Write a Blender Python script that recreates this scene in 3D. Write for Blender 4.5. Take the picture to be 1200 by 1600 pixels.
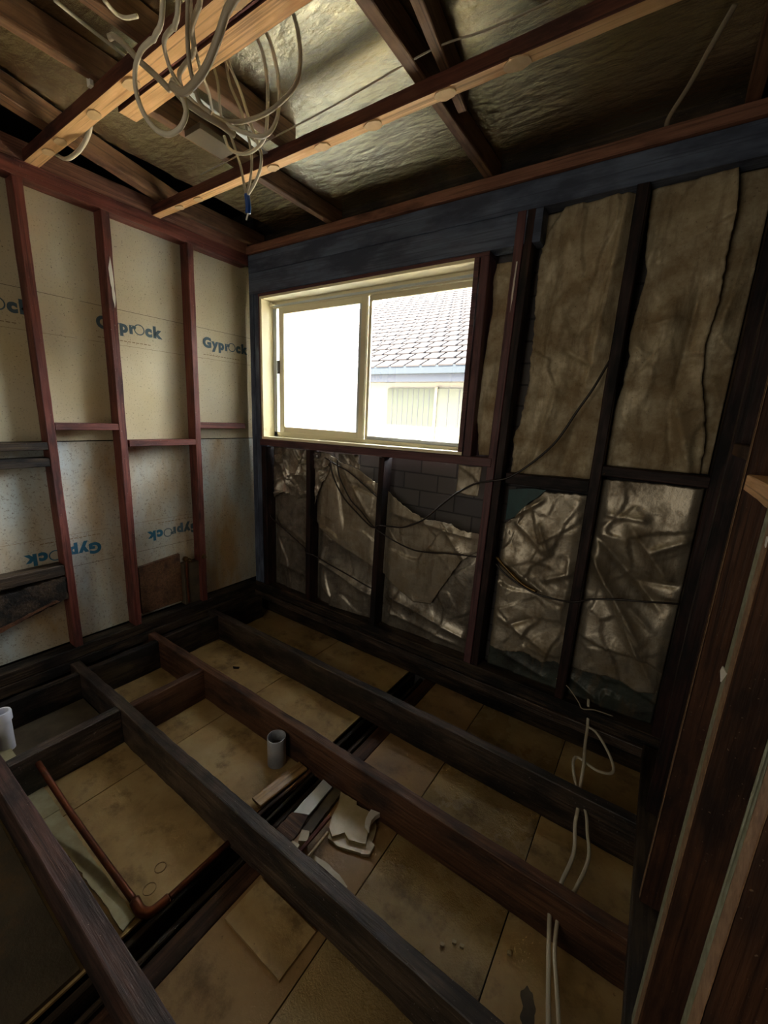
import bpy, bmesh, math, random
import numpy as np
from mathutils import Vector, Matrix, noise as mnoise

# ------------------------------------------------------------------ scene, camera, light
for o in list(bpy.data.objects): bpy.data.objects.remove(o)
SC = bpy.context.scene
COL = SC.collection
SC.view_settings.view_transform = 'Standard'
SC.view_settings.look = 'None'
SC.view_settings.gamma = 1.0
SC.view_settings.use_curve_mapping = False
SC.view_settings.exposure = 1.15

cam_d = bpy.data.cameras.new('camera'); cam = bpy.data.objects.new('camera', cam_d); COL.objects.link(cam)
RGT = Vector((0.824861, 0.563310, 0.047800)); DWN = Vector((0.166320, -0.160992, -0.972841)); FWD = Vector((-0.540316, 0.810409, -0.226486))
CAM = Vector((2.6695, -2.1, 1.5))
m = Matrix((RGT, -DWN, -FWD)).transposed().to_4x4(); m.translation = CAM
cam.matrix_world = m
cam_d.sensor_fit = 'VERTICAL'; cam_d.sensor_height = 24.0; cam_d.lens = 24.0*638.621/1600.0
cam_d.clip_start = 0.02; cam_d.clip_end = 200
SC.camera = cam

W = bpy.data.worlds.new('sky'); SC.world = W; W.use_nodes = True
bgn = W.node_tree.nodes['Background']
bgn.inputs[0].default_value = (0.93, 0.97, 1.0, 1); bgn.inputs[1].default_value = 24.0

sl = bpy.data.lights.new('sun', 'SUN'); sl.energy = 115.0; sl.color = (1.0, 0.88, 0.62); sl.angle = 0.01
sun = bpy.data.objects.new('sun', sl); COL.objects.link(sun); sun.rotation_euler = Vector((0.10, 0.55, -1.0)).to_track_quat('-Z', 'Y').to_euler()
def area(name, loc, target, sx, sy, power, col):
    l = bpy.data.lights.new(name, 'AREA'); l.shape = 'RECTANGLE'; l.size = sx; l.size_y = sy; l.energy = power; l.color = col
    o = bpy.data.objects.new(name, l); COL.objects.link(o); o.location = loc
    o.rotation_euler = (Vector(target)-Vector(loc)).to_track_quat('-Z', 'Y').to_euler()
    return o
rear_fill = area('rear_fill_light', (1.75, -3.45, 1.35), (1.5, 0, 1.2), 1.0, 2.0, 5.5, (1.0, 0.90, 0.74))  # added fill lamp behind the camera; the back wall has no doorway
por = area('window_portal', (0.94, 0.20, 1.79), (0.94, -1, 1.79), 1.6, 1.0, 1.0, (1, 1, 1)); por.data.cycles.is_portal = True

# ------------------------------------------------------------------ materials
def srgb(r, g, b):
    f = lambda c: (c/255/12.92) if c/255 <= 0.04045 else ((c/255+0.055)/1.055)**2.4
    return (f(r), f(g), f(b), 1)
def base_mat(name):
    mt = bpy.data.materials.new(name); mt.use_nodes = True
    nt = mt.node_tree; return mt, nt, nt.nodes['Principled BSDF']
def nd(nt, t, **k):
    n = nt.nodes.new(t)
    for a, v in k.items(): setattr(n, a, v)
    return n
def coords(nt, scale, off=True):
    tc = nd(nt, 'ShaderNodeTexCoord'); mp = nd(nt, 'ShaderNodeMapping'); mp.inputs['Scale'].default_value = scale
    nt.links.new(tc.outputs['Object'], mp.inputs['Vector'])
    if off:
        oi = nd(nt, 'ShaderNodeObjectInfo'); mu = nd(nt, 'ShaderNodeMath', operation='MULTIPLY'); mu.inputs[1].default_value = 31.0
        nt.links.new(oi.outputs['Random'], mu.inputs[0]); nt.links.new(mu.outputs[0], mp.inputs['Location'])
    return mp.outputs[0]
def noise(nt, vec, scale, detail=4, rough=0.6):
    n = nd(nt, 'ShaderNodeTexNoise'); n.inputs['Scale'].default_value = scale; n.inputs['Detail'].default_value = detail; n.inputs['Roughness'].default_value = rough
    if vec is not None: nt.links.new(vec, n.inputs['Vector'])
    return n.outputs['Fac']
def ramp(nt, fac, stops):
    r = nd(nt, 'ShaderNodeValToRGB'); el = r.color_ramp.elements
    while len(el) < len(stops): el.new(0.5)
    for e, (p, c) in zip(el, stops): e.position = p; e.color = c
    nt.links.new(fac, r.inputs[0]); return r.outputs[0]
def mixc(nt, fac, a, b):
    mx = nd(nt, 'ShaderNodeMix', data_type='RGBA')
    for s, v in ((mx.inputs[0], fac), (mx.inputs[6], a), (mx.inputs[7], b)):
        if isinstance(v, (int, float, tuple)): s.default_value = v
        else: nt.links.new(v, s)
    return mx.outputs[2]
def bump(nt, bs, h, strength, dist=0.01):
    b = nd(nt, 'ShaderNodeBump'); b.inputs['Strength'].default_value = strength; b.inputs['Distance'].default_value = dist
    nt.links.new(h, b.inputs['Height']); nt.links.new(b.outputs[0], bs.inputs['Normal'])
def wood(name, c1, c2, rough=0.6, dirt=None, dirt_at=0.55, speck=None, spec=0.35, wear=0.5):
    mt, nt, bs = base_mat(name)
    grain = noise(nt, coords(nt, (1.6, 30, 30)), 2.2, 6, 0.65)
    col = ramp(nt, grain, [(0.34, c1), (0.62, c2)])
    streak = noise(nt, coords(nt, (0.7, 60, 60)), 2.0, 3, 0.5)
    dk = tuple(x*0.55 for x in c1[:3])+(1,)
    col = mixc(nt, ramp(nt, streak, [(0.55, (0, 0, 0, 1)), (0.66, (0.8, 0.8, 0.8, 1))]), col, dk)
    big = noise(nt, coords(nt, (2.0, 6, 6)), 1.6, 4, 0.6)
    if dirt: col = mixc(nt, ramp(nt, big, [(dirt_at-0.08, (0, 0, 0, 1)), (dirt_at+0.1, (1, 1, 1, 1))]), col, dirt)
    if speck:
        sp = noise(nt, coords(nt, (1, 1, 1)), 150, 2, 0.5)
        col = mixc(nt, ramp(nt, sp, [(0.71, (0, 0, 0, 1)), (0.74, (1, 1, 1, 1))]), col, speck)
    nt.links.new(col, bs.inputs['Base Color'])
    rr = ramp(nt, big, [(0.3, (rough-0.15,)*3+(1,)), (0.7, (min(1, rough+0.15),)*3+(1,))]); nt.links.new(rr, bs.inputs['Roughness'])
    bs.inputs['Specular IOR Level'].default_value = spec
    bump(nt, bs, grain, wear, 0.004); return mt
def plain(name, c, rough=0.5, metal=0.0, nscale=40, nbump=0.1, c2=None, spec=0.5):
    mt, nt, bs = base_mat(name)
    n = noise(nt, coords(nt, (1, 1, 1)), nscale, 4)
    if c2: nt.links.new(ramp(nt, n, [(0.35, c), (0.65, c2)]), bs.inputs['Base Color'])
    else: bs.inputs['Base Color'].default_value = c
    bs.inputs['Roughness'].default_value = rough; bs.inputs['Metallic'].default_value = metal
    bs.inputs['Specular IOR Level'].default_value = spec
    bump(nt, bs, n, nbump, 0.003); return mt

M_RED = wood('red_hardwood', srgb(92, 46, 40), srgb(122, 68, 58), 0.55, srgb(60, 34, 32), 0.58, srgb(150, 130, 120), 0.4)
M_DARK = wood('soot_dark_timber', srgb(34, 22, 20), srgb(58, 36, 32), 0.6, srgb(18, 15, 16), 0.5, None, 0.3)
M_GLARE = wood('glare_tinted_timber', srgb(84, 96, 118), srgb(104, 117, 140), 0.6, srgb(68, 76, 94), 0.5, None, 0.3, 0.3)  # blue cast paints the window glare over dark timber
M_MAUVE = wood('mauve_brown_timber', srgb(84, 56, 58), srgb(108, 72, 74), 0.55, srgb(60, 44, 50), 0.6, None, 0.4)
M_PLATE = wood('pinkish_brown_timber', srgb(122, 84, 68), srgb(150, 106, 86), 0.65, srgb(84, 56, 46), 0.62, None, 0.3)
M_OAK = wood('honey_ceiling_timber', srgb(206, 160, 108), srgb(228, 186, 134), 0.6, srgb(184, 132, 84), 0.62, None, 0.35)
M_OAKS = wood('dark_red_joist_side', srgb(76, 44, 36), srgb(104, 62, 48), 0.6, srgb(54, 34, 30), 0.6, None, 0.3)  # darker red tone for the side and top faces of the joists
M_RAFT = wood('brown_rafter_timber', srgb(94, 66, 48), srgb(120, 88, 64), 0.65, srgb(66, 46, 36), 0.6, None, 0.3)
M_JOIST = wood('brown_floor_joist', srgb(72, 46, 34), srgb(104, 72, 52), 0.55, srgb(46, 32, 26), 0.55, srgb(120, 96, 78), 0.35, 0.8)
M_JOISTD = wood('dark_purple_brown_joist', srgb(50, 36, 32), srgb(78, 56, 50), 0.5, srgb(34, 26, 24), 0.52, srgb(120, 104, 96), 0.4, 0.9)
M_BLACK = wood('blackened_wet_joist', srgb(46, 37, 32), srgb(88, 73, 62), 0.45, srgb(26, 22, 20), 0.5, srgb(140, 132, 128), 0.6, 1.0)
M_ROT = wood('rotten_black_timber', srgb(42, 35, 29), srgb(78, 64, 50), 0.6, srgb(22, 19, 17), 0.5, srgb(96, 84, 66), 0.3, 1.0)
M_RSTUD = wood('brown_stud_timber', srgb(58, 36, 24), srgb(86, 56, 38), 0.6, srgb(38, 24, 18), 0.55, srgb(110, 90, 74), 0.3, 0.7)
M_RAW = wood('raw_pale_timber', srgb(186, 138, 92), srgb(216, 172, 126), 0.6, srgb(150, 100, 64), 0.66, None, 0.3)
M_OFFC = wood('wet_pale_offcut', srgb(160, 124, 76), srgb(190, 156, 104), 0.3, srgb(110, 80, 46), 0.6, None, 0.6)

def board_mat():
    mt, nt, bs = base_mat('speckled_board')
    v = coords(nt, (1, 1, 1), False)
    big = noise(nt, v, 1.5, 3)
    col = ramp(nt, big, [(0.3, srgb(204, 188, 144)), (0.7, srgb(216, 210, 182))])
    sp = noise(nt, v, 120, 3, 0.7)
    col = mixc(nt, ramp(nt, sp, [(0.60, (0, 0, 0, 1)), (0.70, (0.8, 0.8, 0.8, 1))]), col, srgb(120, 104, 78))
    dots = nd(nt, 'ShaderNodeTexVoronoi'); dots.inputs['Scale'].default_value = 26; nt.links.new(v, dots.inputs['Vector'])
    col = mixc(nt, ramp(nt, dots.outputs['Distance'], [(0.05, (0.8, 0.8, 0.8, 1)), (0.09, (0, 0, 0, 1))]), col, srgb(96, 78, 56))
    nt.links.new(col, bs.inputs['Base Color']); bs.inputs['Roughness'].default_value = 0.62
    bump(nt, bs, sp, 0.15, 0.002); return mt
M_BOARD = board_mat()
def lower_board_mat():
    mt, nt, bs = base_mat('water_marked_board')
    v = coords(nt, (1, 1, 1), False)
    mp = nd(nt, 'ShaderNodeMapping'); mp.inputs['Scale'].default_value = (1, 1.6, 0.6); nt.links.new(v, mp.inputs['Vector'])
    big = noise(nt, mp.outputs[0], 2.4, 4)
    col = ramp(nt, big, [(0.32, srgb(180, 154, 112)), (0.5, srgb(198, 194, 176)), (0.68, srgb(204, 216, 214))])
    sp = noise(nt, v, 90, 4, 0.75)
    col = mixc(nt, ramp(nt, sp, [(0.55, (0, 0, 0, 1)), (0.68, (0.9, 0.9, 0.9, 1))]), col, srgb(112, 100, 84))
    nt.links.new(col, bs.inputs['Base Color']); bs.inputs['Roughness'].default_value = 0.55
    bump(nt, bs, sp, 0.2, 0.002); return mt
M_BOARD2 = lower_board_mat()

def panel_mat(name, ca, cb, cc, wet=0.35):
    mt, nt, bs = base_mat(name)
    v = coords(nt, (1, 1, 1))
    big = noise(nt, v, 3.2, 5, 0.65)
    col = ramp(nt, big, [(0.3, ca), (0.52, cb), (0.72, cc)])
    stain = noise(nt, v, 5.5, 7, 0.7)
    col = mixc(nt, ramp(nt, stain, [(0.52, (0, 0, 0, 1)), (0.66, (0.75, 0.75, 0.75, 1))]), col, srgb(98, 74, 42))
    sp = noise(nt, v, 60, 3, 0.7)
    col = mixc(nt, ramp(nt, sp, [(0.68, (0, 0, 0, 1)), (0.74, (0.7, 0.7, 0.7, 1))]), col, srgb(90, 66, 40))
    nt.links.new(col, bs.inputs['Base Color'])
    nt.links.new(ramp(nt, big, [(0.35, (wet,)*3+(1,)), (0.65, (wet+0.35,)*3+(1,))]), bs.inputs['Roughness'])
    mixn = nd(nt, 'ShaderNodeMath', operation='ADD'); nt.links.new(sp, mixn.inputs[0]); nt.links.new(stain, mixn.inputs[1])
    if wet < 0.2:
        fs = noise(nt, v, 170, 3, 0.7); m2 = nd(nt, 'ShaderNodeMath', operation='ADD'); nt.links.new(mixn.outputs[0], m2.inputs[0]); nt.links.new(fs, m2.inputs[1]); mixn = m2
    bump(nt, bs, mixn.outputs[0], 0.35 if wet > 0.2 else 0.7, 0.004); return mt
M_PAN = panel_mat('stained_fibre_sheet', srgb(150, 122, 76), srgb(182, 154, 104), srgb(198, 176, 130), 0.3)
M_PAN2 = panel_mat('orange_brown_sheet', srgb(142, 110, 68), srgb(164, 132, 86), srgb(176, 146, 102), 0.45)

M_WET = panel_mat('wet_brown_sheet', srgb(140, 116, 74), srgb(170, 146, 98), srgb(188, 166, 120), 0.14)
M_BAYSHADE = panel_mat('bay_shade_sheet', srgb(52, 44, 30), srgb(72, 62, 44), srgb(92, 82, 62), 0.4)
def foil_mat(name, ca, cb, rough, metal, dust, dustc, fine=60, bs_str=0.35, crease=7.0, cstr=0.0):
    mt, nt, bs = base_mat(name)
    v = coords(nt, (1, 1, 1), False)
    big = noise(nt, v, 3.0, 5, 0.6)
    col = ramp(nt, big, [(0.35, ca), (0.65, cb)])
    dn = noise(nt, v, 5.5, 6, 0.7)
    df = ramp(nt, dn, [(dust-0.1, (1, 1, 1, 1)), (dust+0.12, (0, 0, 0, 1))])
    col = mixc(nt, df, col, dustc)
    sp = noise(nt, v, 95, 3, 0.75)
    col = mixc(nt, ramp(nt, sp, [(0.62, (0, 0, 0, 1)), (0.72, (0.7, 0.7, 0.7, 1))]), col, srgb(84, 68, 48))
    mpv = nd(nt, 'ShaderNodeMapping'); mpv.inputs['Scale'].default_value = (14, 14, 2.2); nt.links.new(v, mpv.inputs['Vector'])
    st = noise(nt, mpv.outputs[0], 1.5, 6, 0.7)
    col = mixc(nt, ramp(nt, st, [(0.50, (0, 0, 0, 1)), (0.66, (0.55, 0.55, 0.55, 1))]), col, srgb(104, 86, 62))
    nt.links.new(col, bs.inputs['Base Color'])
    ma = nd(nt, 'ShaderNodeMapRange'); nt.links.new(df, ma.inputs[0]); ma.inputs[3].default_value = metal; ma.inputs[4].default_value = metal*0.35
    nt.links.new(ma.outputs[0], bs.inputs['Metallic'])
    rg = nd(nt, 'ShaderNodeMapRange'); nt.links.new(df, rg.inputs[0]); rg.inputs[3].default_value = rough; rg.inputs[4].default_value = min(0.85, rough+0.3)
    nt.links.new(rg.outputs[0], bs.inputs['Roughness'])
    f = noise(nt, v, fine, 3, 0.6)
    h = f
    if cstr:
        wv = nd(nt, 'ShaderNodeTexVoronoi', feature='DISTANCE_TO_EDGE'); wv.inputs['Scale'].default_value = crease
        wp = nd(nt, 'ShaderNodeVectorMath', operation='ADD')
        nn = nd(nt, 'ShaderNodeTexNoise'); nn.inputs['Scale'].default_value = 5; nt.links.new(v, nn.inputs['Vector'])
        nt.links.new(v, wp.inputs[0]); nt.links.new(nn.outputs['Color'], wp.inputs[1]); nt.links.new(wp.outputs[0], wv.inputs['Vector'])
        mm = nd(nt, 'ShaderNodeMath', operation='MULTIPLY_ADD'); nt.links.new(wv.outputs['Distance'], mm.inputs[0]); mm.inputs[1].default_value = cstr; nt.links.new(f, mm.inputs[2]); h = mm.outputs[0]
    bump(nt, bs, h, bs_str, 0.006); return mt
def ceiling_foil():
    mt, nt, bs = base_mat('ceiling_foil')
    v = coords(nt, (1, 1, 1), False)
    col = ramp(nt, noise(nt, v, 3.0, 5), [(0.3, srgb(206, 198, 160)), (0.65, srgb(240, 234, 204))])
    st = noise(nt, v, 6.0, 6, 0.7)
    df = ramp(nt, st, [(0.58, (0, 0, 0, 1)), (0.72, (0.6, 0.6, 0.6, 1))])
    nt.links.new(mixc(nt, df, col, srgb(120, 100, 66)), bs.inputs['Base Color'])
    bs.inputs['Metallic'].default_value = 1.0; bs.inputs['Roughness'].default_value = 0.25
    def mapped(sc_):
        mp = nd(nt, 'ShaderNodeMapping'); mp.inputs['Scale'].default_value = sc_; mp.inputs['Rotation'].default_value = (0, 0, 0.18); nt.links.new(v, mp.inputs['Vector']); return mp.outputs[0]
    a = noise(nt, mapped((13, 30, 1)), 1.6, 6, 0.68); b = noise(nt, mapped((2.2, 5.5, 1)), 1.4, 3, 0.5); c = noise(nt, v, 60, 2, 0.5)
    m1 = nd(nt, 'ShaderNodeMath', operation='MULTIPLY_ADD'); nt.links.new(b, m1.inputs[0]); m1.inputs[1].default_value = 1.6; nt.links.new(a, m1.inputs[2])
    m2 = nd(nt, 'ShaderNodeMath', operation='MULTIPLY_ADD'); nt.links.new(c, m2.inputs[0]); m2.inputs[1].default_value = 0.12; nt.links.new(m1.outputs[0], m2.inputs[2])
    vo = nd(nt, 'ShaderNodeTexVoronoi', feature='DISTANCE_TO_EDGE'); vo.inputs['Scale'].default_value = 1.0
    wp = nd(nt, 'ShaderNodeVectorMath', operation='ADD'); nn = nd(nt, 'ShaderNodeTexNoise'); nn.inputs['Scale'].default_value = 6; nt.links.new(v, nn.inputs['Vector'])
    nt.links.new(mapped((9, 24, 1)), wp.inputs[0]); nt.links.new(nn.outputs['Color'], wp.inputs[1]); nt.links.new(wp.outputs[0], vo.inputs['Vector'])
    m3 = nd(nt, 'ShaderNodeMath', operation='MULTIPLY_ADD'); nt.links.new(vo.outputs['Distance'], m3.inputs[0]); m3.inputs[1].default_value = 0.9; nt.links.new(m2.outputs[0], m3.inputs[2])
    bump(nt, bs, m3.outputs[0], 0.65, 0.010); return mt
M_FOIL_C = ceiling_foil()
M_FOIL_D = foil_mat('dusty_foil', srgb(180, 166, 134), srgb(210, 198, 168), 0.52, 0.30, 0.50, srgb(150, 130, 98), 60, 0.25)
M_FOIL_L = foil_mat('crumpled_foil', srgb(160, 150, 132), srgb(196, 186, 166), 0.40, 0.7, 0.42, srgb(132, 116, 90), 60, 0.2)
M_FOIL_U = foil_mat('tarnished_foil', srgb(132, 124, 112), srgb(196, 188, 172), 0.36, 0.75, 0.44, srgb(66, 58, 50), 50, 0.3)
M_FOIL_G = foil_mat('greenish_black_wrap', srgb(58, 64, 58), srgb(84, 92, 84), 0.35, 0.3, 0.45, srgb(34, 32, 28), 50, 0.3)

def brick_mat():
    mt, nt, bs = base_mat('dark_brickwork')
    tc = nd(nt, 'ShaderNodeTexCoord'); sx = nd(nt, 'ShaderNodeSeparateXYZ'); cx = nd(nt, 'ShaderNodeCombineXYZ')
    nt.links.new(tc.outputs['Object'], sx.inputs[0]); nt.links.new(sx.outputs[0], cx.inputs[0]); nt.links.new(sx.outputs[2], cx.inputs[1])
    b = nd(nt, 'ShaderNodeTexBrick'); nt.links.new(cx.outputs[0], b.inputs['Vector'])
    b.inputs['Scale'].default_value = 1.0; b.inputs['Brick Width'].default_value = 0.24; b.inputs['Row Height'].default_value = 0.106
    b.inputs['Mortar Size'].default_value = 0.005; b.inputs['Color1'].default_value = srgb(84, 82, 84); b.inputs['Color2'].default_value = srgb(98, 94, 92); b.inputs['Mortar'].default_value = srgb(62, 60, 62)
    nt.links.new(b.outputs['Color'], bs.inputs['Base Color']); bs.inputs['Roughness'].default_value = 0.85
    bump(nt, bs, b.outputs['Fac'], 0.6, -0.01); return mt
M_BRICK = brick_mat()
M_CREAM = plain('cream_paint', srgb(250, 240, 202), 0.35, 0, 30, 0.05)
M_ALU = plain('beige_window_aluminium', srgb(222, 214, 184), 0.4, 0.0, 60, 0.03)
M_ALUG = plain('grey_window_aluminium', srgb(196, 204, 206), 0.4, 0.0, 60, 0.03)
M_CATCH = plain('dark_catch', srgb(70, 68, 66), 0.4, 0.3)
M_CABLE = plain('white_cable_sheath', srgb(206, 198, 176), 0.45, 0, 60, 0.05)
M_CABLEG = plain('grey_cable_sheath', srgb(164, 152, 130), 0.45, 0, 60, 0.05)
M_CABLEB = plain('black_cable_sheath', srgb(38, 30, 26), 0.4, 0, 60, 0.05)
M_BLUE = plain('blue_tape', srgb(30, 70, 140), 0.35)
M_PVC = plain('grey_pvc', srgb(150, 154, 160), 0.35, 0, 14, 0.1, srgb(176, 180, 186))
M_PVCW = plain('white_pvc', srgb(206, 210, 222), 0.3, 0, 14, 0.1, srgb(222, 224, 232))
M_COPPER = plain('tarnished_copper', srgb(122, 66, 40), 0.4, 0.6, 20, 0.1, srgb(88, 52, 36))
M_BRASS = plain('tarnished_brass', srgb(140, 112, 66), 0.35, 0.8, 20, 0.1, srgb(90, 74, 46))
M_GLUE = plain('dried_plaster_daub', srgb(206, 176, 132), 0.7, 0, 18, 0.3, srgb(190, 158, 116))
M_PLASTER = plain('wet_plaster_piece', srgb(176, 160, 122), 0.32, 0, 16, 0.25, srgb(196, 182, 146))
M_WPLAST = plain('wet_white_board', srgb(200, 208, 214), 0.2, 0, 9, 0.05, srgb(214, 220, 226), 1.0)
M_DUST = plain('lit_dusty_stud_edge', srgb(150, 118, 88), 0.8, 0, 50, 0.3, srgb(118, 88, 62))  # dust tone, paler to paint window light on the stud faces too
M_LITDUSTG = plain('lit_greenish_dust', srgb(146, 148, 124), 0.8, 0, 60, 0.3, srgb(120, 118, 92))
M_WHITE = plain('white_flake', srgb(232, 228, 218), 0.6)
M_GBRD = plain('grey_box_plastic', srgb(84, 74, 58), 0.6)
M_TEAL = plain('teal_membrane', srgb(34, 84, 84), 0.5, 0, 12, 0.2, srgb(26, 66, 66))
M_INK = plain('dark_blue_ink', srgb(80, 102, 112), 0.7); M_INKB = plain('bright_blue_ink', srgb(40, 108, 140), 0.7)
M_INKL = plain('pale_brown_ink', srgb(140, 118, 84), 0.7); M_INKD = plain('dark_line', srgb(82, 66, 46), 0.7)
M_SHELL = plain('dark_room_lining', srgb(46, 36, 28), 0.9, 0, 4, 0.1, srgb(58, 46, 36))
M_SHELLR = plain('brown_wall_lining', srgb(96, 62, 36), 0.85, 0, 3, 0.1, srgb(72, 46, 28))
M_VOID = plain('black_void', srgb(20, 18, 16), 0.95)
M_STRIP = plain('pale_cement_strip', srgb(176, 170, 136), 0.6, 0, 12, 0.3, srgb(150, 140, 104))
M_GRIT = plain('dark_gritty_board', srgb(96, 84, 64), 0.7, 0, 8, 0.5, srgb(66, 58, 46))

def glass_mat(name, haze, tint=(1, 1, 1, 1)):
    mt, nt, bs = base_mat(name); nt.nodes.remove(bs)
    out = nt.nodes['Material Output']
    tr = nd(nt, 'ShaderNodeBsdfTransparent'); tr.inputs[0].default_value = tint
    gl = nd(nt, 'ShaderNodeBsdfGlossy'); gl.inputs['Roughness'].default_value = 0.02
    fr = nd(nt, 'ShaderNodeFresnel'); fr.inputs[0].default_value = 1.45
    mx = nd(nt, 'ShaderNodeMixShader'); nt.links.new(fr.outputs[0], mx.inputs[0]); nt.links.new(tr.outputs[0], mx.inputs[1]); nt.links.new(gl.outputs[0], mx.inputs[2])
    last = mx
    if haze:
        tl = nd(nt, 'ShaderNodeBsdfTranslucent'); tl.inputs[0].default_value = (0.92, 0.96, 1, 1)
        m2 = nd(nt, 'ShaderNodeMixShader'); m2.inputs[0].default_value = haze
        nt.links.new(mx.outputs[0], m2.inputs[1]); nt.links.new(tl.outputs[0], m2.inputs[2]); last = m2
    nt.links.new(last.outputs[0], out.inputs[0]); return mt
M_GLASS = glass_mat('clear_glass', 0.0); M_HAZE = glass_mat('hazed_glass', 0.08)

# ------------------------------------------------------------------ object helpers
def link(name, me, mat=None, parent=None, mw=None, smooth=False):
    o = bpy.data.objects.new(name, me); COL.objects.link(o)
    if mat and me: me.materials.append(mat)
    if mw is not None: o.matrix_world = mw
    if parent is not None:
        o.parent = parent
        o.matrix_parent_inverse = parent.matrix_world.inverted() if parent.type != 'EMPTY' else Matrix.Translation(parent.location).inverted()
    if smooth and me: me.polygons.foreach_set('use_smooth', [True]*len(me.polygons))
    return o
def tag(o, label=None, cat=None, group=None, kind=None):
    if label: o['label'] = label
    if cat: o['category'] = cat
    if group: o['group'] = group
    if kind: o['kind'] = kind
    return o
def empty(name, loc, label=None, cat=None, group=None, kind=None):
    o = bpy.data.objects.new(name, None); COL.objects.link(o); o.location = loc; o.empty_display_size = 0.1
    o.matrix_world = Matrix.Translation(loc)
    return tag(o, label, cat, group, kind)
rnd = random.Random(5)
def beam_mesh(L, w, h, jit=0.0012, bev=0.003, seed=0, ends=True):
    n = max(2, int(L/0.03)); bm = bmesh.new(); rings = []
    bev = min(bev, w*0.3, h*0.3)
    a, b = w/2, h/2
    prof = [(a, b-bev), (a-bev, b), (-a+bev, b), (-a, b-bev), (-a, -b+bev), (-a+bev, -b), (a-bev, -b), (a, -b+bev)]
    for i in range(n+1):
        x = -L/2+L*i/n; r = []
        for k, (py, pz) in enumerate(prof):
            q = Vector((x*7+seed*13.7, py*30, pz*30)); d = mnoise.noise(q)*jit+mnoise.noise(q*3.1)*jit*0.5
            bow = mnoise.noise(Vector((x*0.9, seed*3.3, 1.0)))*jit*2
            s = 1 if py > 0 else -1; t = 1 if pz > 0 else -1
            r.append(bm.verts.new((x, py+d*s+bow, pz+d*t)))
        rings.append(r)
    for i in range(n):
        for k in range(8):
            k2 = (k+1) % 8; bm.faces.new((rings[i][k], rings[i+1][k], rings[i+1][k2], rings[i][k2]))
    bm.faces.new(rings[0]); bm.faces.new(list(reversed(rings[-1])))
    bmesh.ops.recalc_face_normals(bm, faces=bm.faces)
    me = bpy.data.meshes.new('timber'); bm.to_mesh(me); bm.free(); return me
SEED = [0]
def beam(name, p0, p1, w, h, mat, label=None, cat=None, group=None, parent=None, up=(0, 0, 1), jit=0.0012, bev=0.003, kind=None, side=None):
    """timber between two axis ends; w across, h along 'up'"""
    p0, p1 = Vector(p0), Vector(p1); X = (p1-p0).normalized(); U = Vector(up); Y = U.cross(X).normalized(); Z = X.cross(Y)
    SEED[0] += 1
    me = beam_mesh((p1-p0).length, w, h, jit, bev, SEED[0])
    mw = Matrix((X, Y, Z)).transposed().to_4x4(); mw.translation = (p0+p1)/2
    o = link(name, me, mat, parent, mw)
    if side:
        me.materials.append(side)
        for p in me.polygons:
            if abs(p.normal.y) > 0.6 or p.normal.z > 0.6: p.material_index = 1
    return tag(o, label, cat, group, kind)
def T(name, x0, x1, y0, y1, z0, z1, mat, label=None, cat=None, group=None, parent=None, **k):
    dx, dy, dz = x1-x0, y1-y0, z1-z0; cx, cy, cz = (x0+x1)/2, (y0+y1)/2, (z0+z1)/2
    if dx >= dy and dx >= dz: return beam(name, (x0, cy, cz), (x1, cy, cz), dy, dz, mat, label, cat, group, parent, **k)
    if dy >= dx and dy >= dz: return beam(name, (cx, y0, cz), (cx, y1, cz), dx, dz, mat, label, cat, group, parent, **k)
    return beam(name, (cx, cy, z0), (cx, cy, z1), dx, dy, mat, label, cat, group, parent, up=(0, 1, 0), **k)
def boxm(name, x0, x1, y0, y1, z0, z1, mat, parent=None, label=None, cat=None, kind=None, bev=0.002, group=None):
    bm = bmesh.new(); bmesh.ops.create_cube(bm, size=1)
    c = Vector(((x0+x1)/2, (y0+y1)/2, (z0+z1)/2))
    for v in bm.verts: v.co = Vector((v.co.x*(x1-x0), v.co.y*(y1-y0), v.co.z*(z1-z0)))
    if bev: bmesh.ops.bevel(bm, geom=bm.edges[:], offset=min(bev, 0.3*min(x1-x0, y1-y0, z1-z0)), segments=2, profile=0.7, affect='EDGES')
    me = bpy.data.meshes.new(name); bm.to_mesh(me); bm.free()
    o = link(name, me, mat, parent, Matrix.Translation(c)); return tag(o, label, cat, group, kind)
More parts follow.
